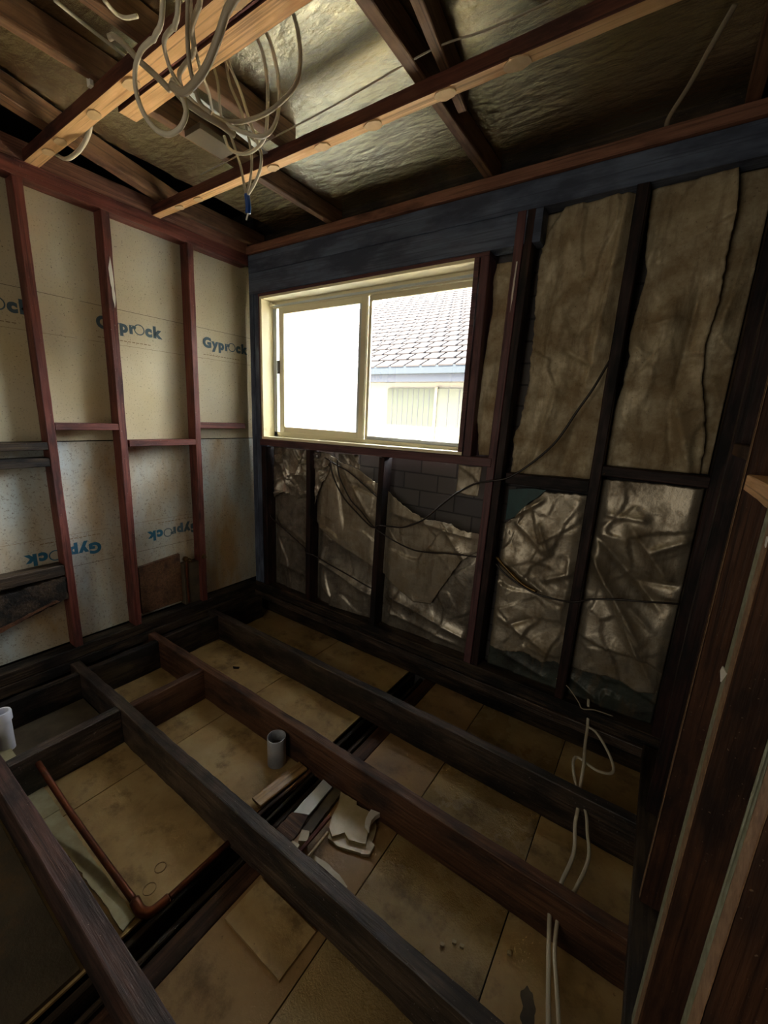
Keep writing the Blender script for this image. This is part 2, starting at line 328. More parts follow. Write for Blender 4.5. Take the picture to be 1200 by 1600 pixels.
def slab(name, pts, z0, z1, mat, label=None, cat=None, group=None, parent=None, axis='z', jag=0.0, kind=None):
    """flat piece with real thickness from an outline; axis z: (x,y) outline, axis y: (x,z), axis x: (y,z)"""
    P = [Vector((p[0], p[1])) for p in pts]
    if jag:
        Q = []
        for i in range(len(P)):
            a, b = P[i], P[(i+1) % len(P)]; n = max(1, int((b-a).length/0.02))
            for k in range(n):
                q = a.lerp(b, k/n)
                if k: q += Vector((rnd.uniform(-jag, jag), rnd.uniform(-jag, jag)))
                Q.append(q)
        P = Q
    cx = sum(p.x for p in P)/len(P); cy = sum(p.y for p in P)/len(P); zc = (z0+z1)/2
    def mk(p, z):
        u, v, w_ = p.x-cx, p.y-cy, z-zc
        return (u, v, w_) if axis == 'z' else ((u, w_, v) if axis == 'y' else (w_, u, v))
    bm = bmesh.new(); A = [bm.verts.new(mk(p, z0)) for p in P]; B = [bm.verts.new(mk(p, z1)) for p in P]
    bm.faces.new(A); bm.faces.new(B)
    for i in range(len(P)):
        j = (i+1) % len(P); bm.faces.new((A[i], A[j], B[j], B[i]))
    bmesh.ops.triangulate(bm, faces=[f for f in bm.faces if len(f.verts) > 4]); bmesh.ops.recalc_face_normals(bm, faces=bm.faces)
    me = bpy.data.meshes.new(name); bm.to_mesh(me); bm.free()
    loc = (cx, cy, zc) if axis == 'z' else ((cx, zc, cy) if axis == 'y' else (zc, cx, cy))
    return tag(link(name, me, mat, parent, Matrix.Translation(loc)), label, cat, group, kind)
def catmull(P, n=8):
    P = [Vector(p) for p in P]; out = []
    Q = [P[0]*2-P[1]]+P+[P[-1]*2-P[-2]]
    for i in range(1, len(Q)-2):
        a, b, c, d = Q[i-1], Q[i], Q[i+1], Q[i+2]
        for k in range(n):
            t = k/n; out.append(0.5*((2*b)+(c-a)*t+(2*a-5*b+4*c-d)*t*t+(3*b-a-3*c+d)*t**3))
    out.append(P[-1]); return out
def tube(name, P, r, mat, label=None, cat=None, group=None, parent=None, seg=8, flat=1.0, smooth_n=8):
    C = catmull(P, smooth_n) if smooth_n else [Vector(p) for p in P]
    o0 = C[0].copy(); bm = bmesh.new(); rings = []; N = None
    for i, c in enumerate(C):
        t = (C[min(i+1, len(C)-1)]-C[max(i-1, 0)]).normalized()
        if N is None:
            N = t.cross(Vector((0, 0, 1)));
            if N.length < 0.1: N = t.cross(Vector((0, 1, 0)))
        N = (N-t*N.dot(t)).normalized(); B = t.cross(N)
        rings.append([bm.verts.new(c-o0+N*math.cos(2*math.pi*k/seg)*r*flat+B*math.sin(2*math.pi*k/seg)*r) for k in range(seg)])
    for i in range(len(rings)-1):
        for k in range(seg):
            k2 = (k+1) % seg; bm.faces.new((rings[i][k], rings[i+1][k], rings[i+1][k2], rings[i][k2]))
    bm.faces.new(rings[0]); bm.faces.new(rings[-1]); bmesh.ops.recalc_face_normals(bm, faces=bm.faces)
    me = bpy.data.meshes.new(name); bm.to_mesh(me); bm.free()
    return tag(link(name, me, mat, parent, Matrix.Translation(o0), smooth=True), label, cat, group)
def lathe(name, prof, loc, mat, parent=None, seg=40, label=None, cat=None, tilt=None):
    """profile (r, z) closed loop swept round z"""
    bm = bmesh.new(); rings = []
    for (r, z) in prof: rings.append([bm.verts.new((r*math.cos(2*math.pi*k/seg), r*math.sin(2*math.pi*k/seg), z)) for k in range(seg)])
    n = len(rings)
    for i in range(n):
        a, b = rings[i], rings[(i+1) % n]
        for k in range(seg):
            k2 = (k+1) % seg; bm.faces.new((a[k], a[k2], b[k2], b[k]))
    bmesh.ops.recalc_face_normals(bm, faces=bm.faces)
    me = bpy.data.meshes.new(name); bm.to_mesh(me); bm.free()
    mw = Matrix.Translation(loc)
    if tilt: mw = mw @ tilt
    o = link(name, me, mat, parent, mw); me.polygons.foreach_set('use_smooth', [True]*len(me.polygons))
    me.set_sharp_from_angle(angle=0.7) if hasattr(me, 'set_sharp_from_angle') else None
    return tag(o, label, cat)

# crumpled sheets -------------------------------------------------------------
def poly_at(P, t):
    P = np.array(P, float); s = np.r_[0, np.cumsum(np.hypot(*np.diff(P, axis=0).T))]; s /= s[-1]
    return np.stack([np.interp(t, s, P[:, 0]), np.interp(t, s, P[:, 1])], -1)
def crumple(x, z, seed, cells, amp, aniso=(1, 1)):
    """piecewise-faceted creases: cone distances to scattered points, several octaves"""
    rg = np.random.RandomState(seed); h = np.zeros_like(x)
    x0, x1, z0, z1 = x.min(), x.max(), z.min(), z.max()
    wx = x+0.02*np.sin(z*9+seed)+0.012*np.sin(z*23+x*11); wz = z+0.02*np.sin(x*8+seed*2)+0.012*np.sin(x*21-z*7)
    for o in range(3):
        n = int(cells*(2.6**o)*(x1-x0+0.15)*(z1-z0+0.15))+3
        px = rg.uniform(x0-0.1, x1+0.1, n); pz = rg.uniform(z0-0.1, z1+0.1, n); tx = rg.uniform(-1, 1, n); tz = rg.uniform(-1, 1, n)
        best = np.full(x.shape, 1e9); val = np.zeros_like(x)
        for i in range(n):
            dx = (wx-px[i])*aniso[0]; dz = (wz-pz[i])*aniso[1]
            d = np.hypot(dx, dz); k = d < best
            val = np.where(k, (dx*tx[i]+dz*tz[i])*1.1+d*0.7, val); best = np.where(k, d, best)
        h += val*(0.6**o)
    h -= h.mean(); return h/(np.abs(h).max()+1e-6)*amp
def blur(h, k):
    for _ in range(k):
        p = np.pad(h, 1, mode='edge'); h = (p[:-2, 1:-1]+p[2:, 1:-1]+p[1:-1, :-2]+p[1:-1, 2:]+2*h)/6
    return h
def sheet(name, A, B, y0, mat, seed, cells=8, amp=0.018, folds=(), res=0.007, label=None, cat='building foil', group=None, parent=None,
          aniso=(1, 1), studs=(), bulge=0.02, soft=1, ragged=(0, 0, 0, 0), kind=None):
    """wrinkled sheet on the window wall between outlines A (first edge) and B (opposite edge), both in (x, z); y0 = depth behind stud faces"""
    la = np.hypot(*np.diff(np.array(A), axis=0).T).sum(); ga = poly_at(A, np.array([0.5])); gb = poly_at(B, np.array([0.5])); lb = np.hypot(*(ga-gb)[0])
    ns, nt_ = max(4, int(la/res)), max(4, int(max(lb, 0.03)/res))
    s = np.linspace(0, 1, ns+1); t = np.linspace(0, 1, nt_+1)
    PA = poly_at(A, s); PB = poly_at(B, s)
    rg = np.random.RandomState(seed+99)
    def rag(n, a):
        w = np.convolve(rg.randn(n+1), np.ones(3)/3, 'same'); return w*a
    PA = PA+np.stack([rag(ns, ragged[0]), rag(ns, ragged[0])], -1); PB = PB+np.stack([rag(ns, ragged[1]), rag(ns, ragged[1])], -1)
    G = PA[:, None, :]*(1-t)[None, :, None]+PB[:, None, :]*t[None, :, None]
    X, Z = G[..., 0], G[..., 1]
    h = crumple(X, Z, seed, cells, amp, aniso)
    for (xa, za, xb, zb, wd, ht) in folds:
        ux, uz = xb-xa, zb-za; L = math.hypot(ux, uz); ux /= L; uz /= L
        al = (X-xa)*ux+(Z-za)*uz; pe = (X-xa)*(-uz)+(Z-za)*ux
        edge = np.clip(np.minimum(al, L-al)/(0.2*L)+0.6, 0, 1)
        h = h+ht*np.exp(-np.abs(pe)/wd)*edge*np.where(pe > 0, 1, np.exp(-np.abs(pe)/wd))
    h = blur(h, soft)
    e = np.ones_like(X)
    for (sx, sw) in studs: e = np.minimum(e, np.clip((np.abs(X-sx)-sw)/0.07, 0, 1))
    e = e*e*(3-2*e)
    Y = y0-(bulge+h)*e*1.0
    Y = np.clip(Y, 0.004, 0.108)
    ox, oz = float(X.mean()), float(Z.mean())
    V = np.stack([X-ox, Y-y0, Z-oz], -1).reshape(-1, 3)
    idx = np.arange((ns+1)*(nt_+1)).reshape(ns+1, nt_+1)
    F = np.stack([idx[:-1, :-1], idx[1:, :-1], idx[1:, 1:], idx[:-1, 1:]], -1).reshape(-1, 4)
    me = bpy.data.meshes.new(name); me.from_pydata(V.tolist(), [], F.tolist()); me.update()
    o = link(name, me, mat, parent, Matrix.Translation((ox, y0, oz)), smooth=True)
    sol = o.modifiers.new('thickness', 'SOLIDIFY'); sol.thickness = 0.0006; sol.offset = 0
    return tag(o, label, cat, group, kind)

# ------------------------------------------------------------------ shell of the room
def wall_with_opening():
    bm = bmesh.new()
    x0, x1, z0, z1 = -0.9, 3.6, -0.7, 3.0; a0, a1, b0, b1 = 0.115, 1.765, 1.28, 2.30; y0, y1 = 0.14, 0.25
    for (p, q, r, s) in ((x0, a0, z0, z1), (a1, x1, z0, z1), (a0, a1, z0, b0), (a0, a1, b1, z1)):
        bmesh.ops.create_cube(bm, size=1, matrix=Matrix.Translation(((p+q)/2, (y0+y1)/2, (r+s)/2)) @ Matrix.Diagonal((q-p, y1-y0, s-r, 1)))
    me = bpy.data.meshes.new('wall_front'); bm.to_mesh(me); bm.free()
    return tag(link('wall_front', me, M_BRICK), kind='structure')
wall_with_opening()
boxm('ceiling', -0.9, 3.6, -3.7, 0.25, 2.92, 2.97, M_VOID, kind='structure', bev=0)
boxm('floor', -0.9, 3.6, -3.7, 0.14, -0.42, -0.36, M_VOID, kind='structure', bev=0)
boxm('wall_left', -0.9, -0.85, -3.7, 0.14, -0.42, 2.92, M_VOID, kind='structure', bev=0)
boxm('wall_right', 2.955, 2.975, -3.7, 0.14, -0.42, 2.92, M_SHELLR, kind='structure', bev=0)
boxm('wall_back', -0.85, 2.955, -3.7, -3.64, -0.36, 2.92, M_SHELL, kind='structure', bev=0)

# ------------------------------------------------------------------ left wall: boards
up_b = boxm('plasterboard_sheet', -0.112, -0.0985, -3.4, 0.10, 1.285, 2.53, M_BOARD, label='upper speckled beige plasterboard sheet behind the red studs', cat='plasterboard', bev=0.001)
lo_b = boxm('plasterboard_sheet', -0.112, -0.0985, -3.4, 0.10, 0.09, 1.279, M_BOARD2, label='lower water-marked grey plasterboard sheet with upside-down lettering', cat='plasterboard', bev=0.001)
FX = -0.0983
def text_mesh(s, size, off):
    cu = bpy.data.curves.new('lettering', 'FONT'); cu.body = s; cu.size = size; cu.offset = off; cu.extrude = 0.0004; cu.resolution_u = 4; cu.space_character = 1.2
    o = bpy.data.objects.new('tmp', cu); COL.objects.link(o); dg = bpy.context.evaluated_depsgraph_get(); dg.update()
    me = bpy.data.meshes.new_from_object(o.evaluated_get(dg)); bpy.data.objects.remove(o); return me
def ring_mesh(r, w):
    bm = bmesh.new(); A = []
    for k in range(32):
        a = 2*math.pi*k/32; A.append([bm.verts.new((q*math.cos(a), q*math.sin(a), z)) for q, z in ((r, 0.0004), (r-w, 0.0004), (r-w, 0), (r, 0))])
    for k in range(32):
        for j in range(4): bm.faces.new((A[k][j], A[(k+1) % 32][j], A[(k+1) % 32][(j+1) % 4], A[k][(j+1) % 4]))
    me = bpy.data.meshes.new('ring'); bm.to_mesh(me); bm.free(); return me
SZ = 0.088
def brandline(parent, y, z, flip=False, mats=(M_INK, M_INK), full='all'):
    """word printed across the board, letters run along +y (or upside down along -y)"""
    d = -1 if flip else 1
    X = Vector((0, d, 0)); Y = Vector((0, 0, d)); Z = Vector((1, 0, 0)) 
    def put(me, u, v, mt):
        mw = Matrix((X, Y, Z)).transposed().to_4x4(); mw.translation = Vector((FX, y, z))+X*u+Y*v
        link('printed_lettering', me, mt, parent, mw)
    put(text_mesh('Gypr', SZ, 0.0052), 0.0, 0.0, mats[0])
    put(ring_mesh(0.031, 0.006), 0.232, 0.027, mats[0])
    put(text_mesh('ck', SZ, 0.0052), 0.268, 0.0, mats[1])
    # fine print under the word and thin rules
    def dash(u0, u1, v, hgt, mt):
        me = bpy.data.meshes.new('rule'); n = max(1, int((u1-u0)/0.022)) if hgt > 0.003 else 1; V = []; F = []
        for i in range(n):
            a = u0+(u1-u0)*i/n; b = a+(u1-u0)/n*(0.75 if n > 1 else 1); k = len(V)
            V += [(a, -hgt/2, 0), (b, -hgt/2, 0), (b, hgt/2, 0), (a, hgt/2, 0)]; F.append((k, k+1, k+2, k+3))
        me.from_pydata(V, [], F); 
        mw = Matrix((X, Y, Z)).transposed().to_4x4(); mw.translation = Vector((FX+0.0002, y, z))+Y*v
        link('printed_rule', me, mt, parent, mw)
    dash(0.0, 0.30, -0.052, 0.0045, M_INKL); dash(-0.05, 0.55, -0.078, 0.0018, M_INKL); dash(-0.07, 0.55, 0.118, 0.0022, M_INKD)
for yy in (-1.625, -0.972, -0.318): brandline(up_b, yy, 1.918)
for yy, mm in ((-1.073, (M_INKB, M_INKB)), (-0.425, (M_INK, M_INKB)), (-1.72, (M_INK, M_INK))): brandline(lo_b, yy, 0.668, True, mm)

# ------------------------------------------------------------------ left wall: frame
T('top_plate', -0.09, 0.0, -3.3, 0.0, 2.50, 2.572, M_RED, 'dark red-brown top plate running along the left wall', 'wall plate')
T('top_plate', -0.085, -0.004, -3.3, 0.0, 2.574, 2.66, M_PLATE, 'brown timber lying on top of the left wall plate', 'wall plate')
T('bottom_plate', -0.09, 0.0, -3.3, 0.0, 0.02, 0.085, M_ROT, 'dark bottom plate under the red studs of the left wall', 'wall plate')
T('bottom_plate', -0.09, 0.006, -3.3, 0.0, -0.045, 0.017, M_ROT, 'lower blackened plate beneath the left wall bottom plate', 'wall plate', jit=0.003)
def stud(y0, y1, lean, label, mat=M_RED, mk=None):
    return beam('wall_stud', (-0.045, (y0+y1)/2+lean, 0.088), (-0.045, (y0+y1)/2, 2.498), 0.09, abs(y1-y0), mat, label, 'wall stud', up=(0, 1, 0))
s1 = stud(-1.298, -1.258, 0.0, 'leftmost red wall stud, between the dark ended noggings and the first clear bay')
s2 = stud(-0.935, -0.893, -0.03, 'red wall stud with a white paint scrape near its top')
s3 = stud(-0.455, -0.415, -0.03, 'red wall stud beside the corner bay, brass tap fitting at its foot')
stud(-1.75, -1.71, 0.0, 'red wall stud at the near end of the left wall')
slab('paint_scrape', [(-0.925, 2.22), (-0.912, 2.28), (-0.905, 2.18), (-0.902, 2.08), (-0.91, 2.02), (-0.918, 2.1)], 0.0005, 0.0016, M_WHITE, parent=s2, axis='x', jag=0.002)
def nog(y0, y1, z0, z1, label, mat=M_RED, name='nogging'): return T(name, -0.088, -0.002, y0, y1, z0, z1, mat, label, 'nogging')
nog(-1.256, -0.940, 1.348, 1.386, 'short red nogging between the first and second red studs')
nog(-0.897, -0.465, 1.250, 1.288, 'short red nogging between the scraped stud and the next, set lower')
nog(-0.428, -0.06, 1.361, 1.401, 'short red nogging beside the room corner')
nog(-1.708, -1.300, 1.245, 1.285, 'upper blackened nogging left of the leftmost red stud', M_ROT)
nog(-1.708, -1.300, 1.158, 1.204, 'black nogging just below the upper blackened one at left', M_ROT)
nog(-1.708, -1.302, 0.545, 0.605, 'upper black nogging near the floor at the left edge', M_ROT)
slab('nogging', [(-1.708, 0.50), (-1.302, 0.535), (-1.302, 0.405), (-1.42, 0.375), (-1.56, 0.335), (-1.708, 0.29)], -0.085, 0.002, M_ROT, 'splintered rotten nogging with a raw brown lower edge at left', 'nogging', axis='x', jag=0.004)
slab('raw_splinter', [(-1.70, 0.325), (-1.55, 0.36), (-1.36, 0.415), (-1.345, 0.402), (-1.47, 0.37), (-1.55, 0.34), (-1.66, 0.305), (-1.70, 0.295)], 0.003, 0.008, M_JOIST, 'raw reddish splinter torn along the rotten left nogging', 'splinter', axis='x', jag=0.003)
# board patch and taps low in the third bay
slab('timber_backing', [(-0.883, 0.115), (-0.883, 0.45), (-0.60, 0.475), (-0.60, 0.115)], -0.096, -0.07, M_RAFT, 'brown water-stained backing board between two red studs near the floor', 'backing board', axis='x')
T('timber_backing', -0.096, -0.035, -0.598, -0.462, 0.09, 0.40, M_GRIT, 'grey-brown backing block behind the tap fittings', 'backing board')
def tap(y, z, label):
    e = empty('tap_fitting', (-0.035, y, z), label, 'tap fitting')
    rot = Matrix.Rotation(math.radians(90), 4, 'Y')
    lathe('tap_body', [(0.004, -0.03), (0.02, -0.03), (0.02, -0.012), (0.013, -0.01), (0.013, 0.012), (0.018, 0.014), (0.018, 0.022), (0.004, 0.022)], (-0.02, y, z), M_BRASS, e, 20, tilt=rot)
    lathe('tap_spindle', [(0.001, 0.0), (0.007, 0.0), (0.007, 0.03), (0.001, 0.03)], (0.0, y, z), M_BRASS, e, 12, tilt=rot)
    tube('supply_pipe', [(-0.03, y, z-0.015), (-0.03, y-0.004, z-0.12), (-0.03, y, 0.10)], 0.008, M_COPPER, parent=e)
tap(-0.575, 0.435, 'dull brass tap fitting on the backing block near the floor, left one')
tap(-0.462, 0.437, 'brass tap fitting at the foot of the stud nearest the corner')

# ------------------------------------------------------------------ window wall frame
T('top_plate', 0.0, 2.90, -0.012, 0.088, 2.572, 2.622, M_PLATE, 'pinkish-brown top plate running above the window wall', 'wall plate', bev=0.004)
T('lintel', 0.0, 2.90, 0.004, 0.09, 2.452, 2.568, M_GLARE, 'dark timber with painted blue window glare under the window wall top plate', 'lintel')
T('lintel', 0.0, 2.045, 0.003, 0.09, 2.312, 2.450, M_GLARE, 'dark lintel timber with painted blue glare directly above the window', 'lintel')
T('window_head_batten', 0.10, 1.812, -0.002, 0.088, 2.290, 2.309, M_MAUVE, 'thin brown batten along the top of the window', 'batten')
T('corner_stud', 0.002, 0.048, 0.0, 0.09, 0.105, 2.450-0.14, M_GLARE, 'dark glare-tinted corner stud where the left wall meets the window wall', 'wall stud')
T('wall_stud', 0.050, 0.095, 0.004, 0.09, 0.105, 2.450-0.14, M_GLARE, 'dark glare-tinted stud beside the corner stud, left of the window', 'wall stud')
T('wall_stud', 0.097, 0.118, 0.0, 0.09, 1.31, 2.288, M_MAUVE, 'thin brown trimmer along the left side of the window', 'wall stud')
T('wall_stud', 0.098, 0.150, 0.006, 0.09, 0.105, 1.232, M_DARK, 'dark stud below the left end of the window sill', 'wall stud')
beam('window_sill_timber', (0.10, 0.04, 1.268), (1.93, 0.04, 1.292), 0.094, 0.046, M_MAUVE, 'mauve-brown sill timber under the whole window', 'sill')
T('wall_stud', 0.580, 0.622, 0.0, 0.09, 0.105, 1.246, M_DARK, 'dark short stud below the window, left of the two', 'wall stud')
beam('wall_stud', (1.21, 0.045, 0.105), (1.232, 0.045, 1.254), 0.042, 0.09, M_DARK, 'dark short stud below the middle of the window', 'wall stud', up=(0, 1, 0))
beam('wall_stud', (1.912, 0.045, 0.105), (1.950, 0.045, 2.450), 0.042, 0.09, M_MAUVE, 'tall brown stud right of the window, left of the joined pair', 'wall stud', up=(0, 1, 0))
beam('wall_stud', (1.955, 0.047, 0.105), (1.994, 0.047, 2.450), 0.040, 0.088, M_DARK, 'tall dark stud right of the window, right of the joined pair', 'wall stud', up=(0, 1, 0))
slab('paint_run', [(1.948, 2.24), (1.954, 2.24), (1.950, 2.08), (1.944, 2.02), (1.943, 2.1)], -0.0022, -0.0008, M_WHITE, axis='y', jag=0.001, label='thin white paint drip on the tall brown stud right of the window', cat='paint drip')
T('wall_stud', 1.768, 1.812, 0.0, 0.09, 1.315, 2.288, M_MAUVE, 'mauve-brown stud hard against the right side of the window', 'wall stud')
beam('wall_stud', (2.428, 0.045, 0.105), (2.428, 0.045, 2.450), 0.045, 0.09, M_DARK, 'tall dark-brown stud between the two bays of old foil', 'wall stud', up=(0, 1, 0))
T('corner_stud', 2.842, 2.90, 0.0, 0.09, 0.10, 2.450, M_DARK, 'near-black corner stud at the right end of the window wall', 'wall stud')
beam('nogging', (2.016, 0.045, 1.222), (2.405, 0.045, 1.228), 0.086, 0.055, M_DARK, 'black nogging in the foil bay right of the paired studs', 'nogging')
beam('nogging', (2.452, 0.045, 1.308), (2.842, 0.045, 1.303), 0.086, 0.045, M_DARK, 'black nogging in the foil bay next to the right corner', 'nogging')
T('bottom_plate', 0.0, 2.90, 0.0, 0.09, 0.055, 0.102, M_ROT, 'black bottom plate carrying the studs of the window wall', 'wall plate')
T('bottom_plate', 0.0, 2.90, -0.014, 0.09, -0.03, 0.022, M_BLACK, 'dark lower plate with a worn edge along the window wall', 'wall plate', jit=0.002)
T('packer', 0.0, 2.90, 0.004, 0.09, 0.0225, 0.0545, M_ROT, 'thin black packer between the two plates of the window wall', 'packer')

# ------------------------------------------------------------------ window
win = empty('window_1', (0.94, 0.1, 1.79), kind='structure')
boxm('reveal', 0.12, 0.140, -0.004, 0.139, 1.312, 2.288, M_CREAM, win); boxm('reveal', 1.737, 1.762, -0.004, 0.139, 1.316, 2.288, M_MAUVE, win)
boxm('reveal', 0.14, 1.737, -0.004, 0.139, 2.272, 2.288, M_CREAM, win)
bpy_s = slab('inner_sill', [(0.12, 1.2935), (0.12, 1.3115), (1.762, 1.3335), (1.762, 1.3165)], -0.006, 0.139, M_CREAM, parent=win, axis='y')
# fixed frame
fr = [boxm('window_frame', 0.14, 1.737, 0.100, 0.139, 2.226, 2.270, M_ALU, win), boxm('window_frame', 0.14, 0.178, 0.100, 0.139, 1.315, 2.226, M_ALUG, win),
      boxm('window_frame', 1.702, 1.737, 0.100, 0.139, 1.335, 2.226, M_ALU, win), boxm('window_frame', 0.14, 1.737, 0.100, 0.139, 1.3135, 1.350, M_ALU, win)]
boxm('head_track', 0.15, 1.736, 0.093, 0.100, 2.236, 2.250, M_ALUG, win)
sash = empty('sliding_sash', (0.6, 0.11, 1.8)); sash.parent = win; sash.matrix_parent_inverse = Matrix.Translation(win.location).inverted()
boxm('sash_stile', 0.200, 0.250, 0.102, 0.122, 1.350, 2.226, M_ALU, sash); boxm('sash_stile', 0.958, 1.000, 0.102, 0.122, 1.350, 2.226, M_ALU, sash)
boxm('sash_stile', 0.937, 0.958, 0.108, 0.120, 1.390, 2.186, M_ALUG, sash)
boxm('sash_rail', 0.250, 0.958, 0.102, 0.122, 1.350, 1.390, M_ALU, sash); boxm('sash_rail', 0.250, 0.958, 0.102, 0.122, 2.186, 2.226, M_ALU, sash)
boxm('pane', 0.252, 0.936, 0.110, 0.114, 1.392, 2.184, M_HAZE, sash, bev=0)
boxm('window_catch', 0.186, 0.206, 0.094, 0.104, 1.775, 1.868, M_CATCH, sash)
boxm('pane', 1.001, 1.702, 0.126, 0.130, 1.352, 2.224, M_GLASS, win, bev=0)
boxm('mullion', 1.001, 1.022, 0.122, 0.137, 1.350, 2.226, M_ALU, win); boxm('glazing_bead', 1.022, 1.702, 0.120, 0.133, 1.350, 1.372, M_ALUG, win); boxm('glazing_bead', 1.022, 1.702, 0.120, 0.133, 2.196, 2.226, M_ALU, win)
br = boxm('curtain_bracket', 0.141, 0.165, 0.070, 0.092, 2.238, 2.262, M_ALU, None, 'small cream curtain bracket in the top left corner of the window recess', 'bracket')
lathe('rod_stub', [(0.001, 0), (0.006, 0), (0.006, 0.03), (0.001, 0.03)], (0.165, 0.081, 2.248), M_ALU, br, 12, tilt=Matrix.Rotation(math.radians(90), 4, 'Y'))

# ------------------------------------------------------------------ foil on the window wall
ST = [(0.6, 0.02), (1.222, 0.02), (1.955, 0.05), (2.428, 0.022), (2.87, 0.03), (0.12, 0.03)]
sheet('foil_sheet', [(0.13, 0.98), (0.40, 0.94), (0.60, 0.92), (1.02, 0.88), (1.35, 0.82), (1.62, 0.85), (1.96, 0.84)], [(0.13, 0.09), (1.96, 0.09)], 0.098, M_FOIL_U, 3, 8, 0.040,
      [(0.16, 0.66, 0.56, 0.50, 0.03, 0.012), (0.62, 0.44, 1.15, 0.28, 0.04, 0.045), (1.26, 0.33, 1.9, 0.2, 0.035, 0.040), (1.28, 0.2, 1.8, 0.14, 0.02, 0.015), (0.16, 0.3, 0.56, 0.24, 0.03, 0.015)],
      studs=ST, label='tarnished lower foil sheet under the window, down to the bottom plate', soft=1, bulge=0.014)
sheet('foil_sheet', [(0.64, 1.235), (0.76, 1.225), (0.84, 1.19), (1.006, 1.155), (1.218, 1.055), (1.415, 0.945), (1.54, 0.905), (1.68, 0.915), (1.78, 0.885), (1.90, 0.878)],
      [(0.628, 0.72), (0.795, 0.632), (0.975, 0.566), (1.156, 0.502), (1.254, 0.467), (1.40, 0.395), (1.509, 0.352), (1.616, 0.368), (1.719, 0.561), (1.794, 0.70), (1.90, 0.79)], 0.070, M_FOIL_L, 11, 5, 0.020,
      [(0.80, 1.2, 0.90, 0.75, 0.03, -0.02), (0.86, 1.18, 1.2, 0.75, 0.03, 0.015), (0.95, 1.05, 1.2, 0.98, 0.02, -0.016), (1.3, 0.9, 1.85, 0.85, 0.03, 0.015), (1.65, 0.9, 1.82, 0.70, 0.02, 0.016), (1.62, 0.95, 1.72, 0.86, 0.012, 0.02)],
      studs=ST, label='pale torn foil sheet hanging below the window with a pointed lower edge', ragged=(0.003, 0.002, 0, 0), soft=1, bulge=0.02)
sheet('foil_sheet', [(0.165, 1.235), (0.30, 1.238), (0.46, 1.236), (0.575, 1.238)], [(0.16, 0.83), (0.3, 0.9), (0.42, 0.86), (0.575, 0.90)], 0.072, M_FOIL_U, 21, 26, 0.040,
      [(0.20, 1.24, 0.36, 0.95, 0.02, 0.035), (0.30, 1.24, 0.40, 0.98, 0.014, 0.03), (0.5, 1.23, 0.44, 1.0, 0.014, 0.025), (0.24, 0.98, 0.2, 0.84, 0.02, 0.02)],
      studs=[(0.12, 0.03), (0.6, 0.01)], label='tightly crumpled shiny foil in the top left corner below the window', soft=0, ragged=(0.002, 0.006, 0, 0))
sheet('foil_sheet', [(0.655, 1.235), (0.72, 1.24), (0.78, 1.235)], [(0.65, 0.86), (0.69, 0.98), (0.77, 1.12)], 0.045, M_FOIL_U, 23, 28, 0.025, [], studs=[], label='dark bunched foil beside the cable knot below the window', soft=0)
sheet('foil_sheet', [(0.86, 1.245), (0.95, 1.248), (1.03, 1.245)], [(0.85, 1.19), (0.95, 1.17), (1.03, 1.15)], 0.060, M_FOIL_U, 24, 28, 0.02, [], studs=[], label='small grey foil scrap under the sill beside the brickwork', soft=0)
sheet('foil_sheet', [(1.738, 1.262), (1.80, 1.258), (1.872, 1.265)], [(1.728, 1.105), (1.80, 1.092), (1.862, 1.096)], 0.045, M_FOIL_L, 31, 14, 0.012, [], studs=[], label='small square torn foil scrap under the right end of the sill', soft=1, bulge=0.01)
sheet('foil_sheet', [(1.835, 2.262), (1.826, 2.19), (1.834, 2.06), (1.822, 1.9), (1.812, 1.73), (1.800, 1.58), (1.822, 1.46), (1.838, 1.325)], [(1.945, 2.262), (1.942, 1.9), (1.935, 1.6), (1.925, 1.325)], 0.062, M_FOIL_D, 33, 14, 0.012, [(1.85, 1.6, 1.84, 1.35, 0.03, 0.01), (1.84, 2.2, 1.9, 2.2, 0.02, 0.014)],
      studs=[], label='narrow foil strip between the window stud and the paired studs', ragged=(0.002, 0, 0, 0), bulge=0.012)
sheet('foil_sheet', [(2.030, 2.450), (2.034, 2.27), (2.034, 2.10), (2.045, 1.95), (2.056, 1.74), (2.036, 1.60), (2.036, 1.52), (2.008, 1.43), (2.022, 1.36), (2.018, 1.245)], [(2.42, 2.450), (2.42, 2.0), (2.42, 1.6), (2.41, 1.245)], 0.092, M_FOIL_D, 41, 6, 0.036,
      [(2.37, 2.42, 2.31, 1.62, 0.03, 0.03), (2.16, 2.4, 2.10, 1.5, 0.04, 0.012), (2.20, 1.85, 2.32, 1.78, 0.03, -0.03), (2.2, 1.72, 2.12, 1.26, 0.03, 0.016), (2.32, 1.7, 2.26, 1.3, 0.03, -0.016), (2.22, 1.88, 2.30, 1.76, 0.05, 0.014)],
      studs=[(2.428, 0.0)], label='tall dusty foil sheet above the nogging, right of the paired studs', aniso=(1.3, 0.6), ragged=(0.0035, 0, 0, 0), soft=1)
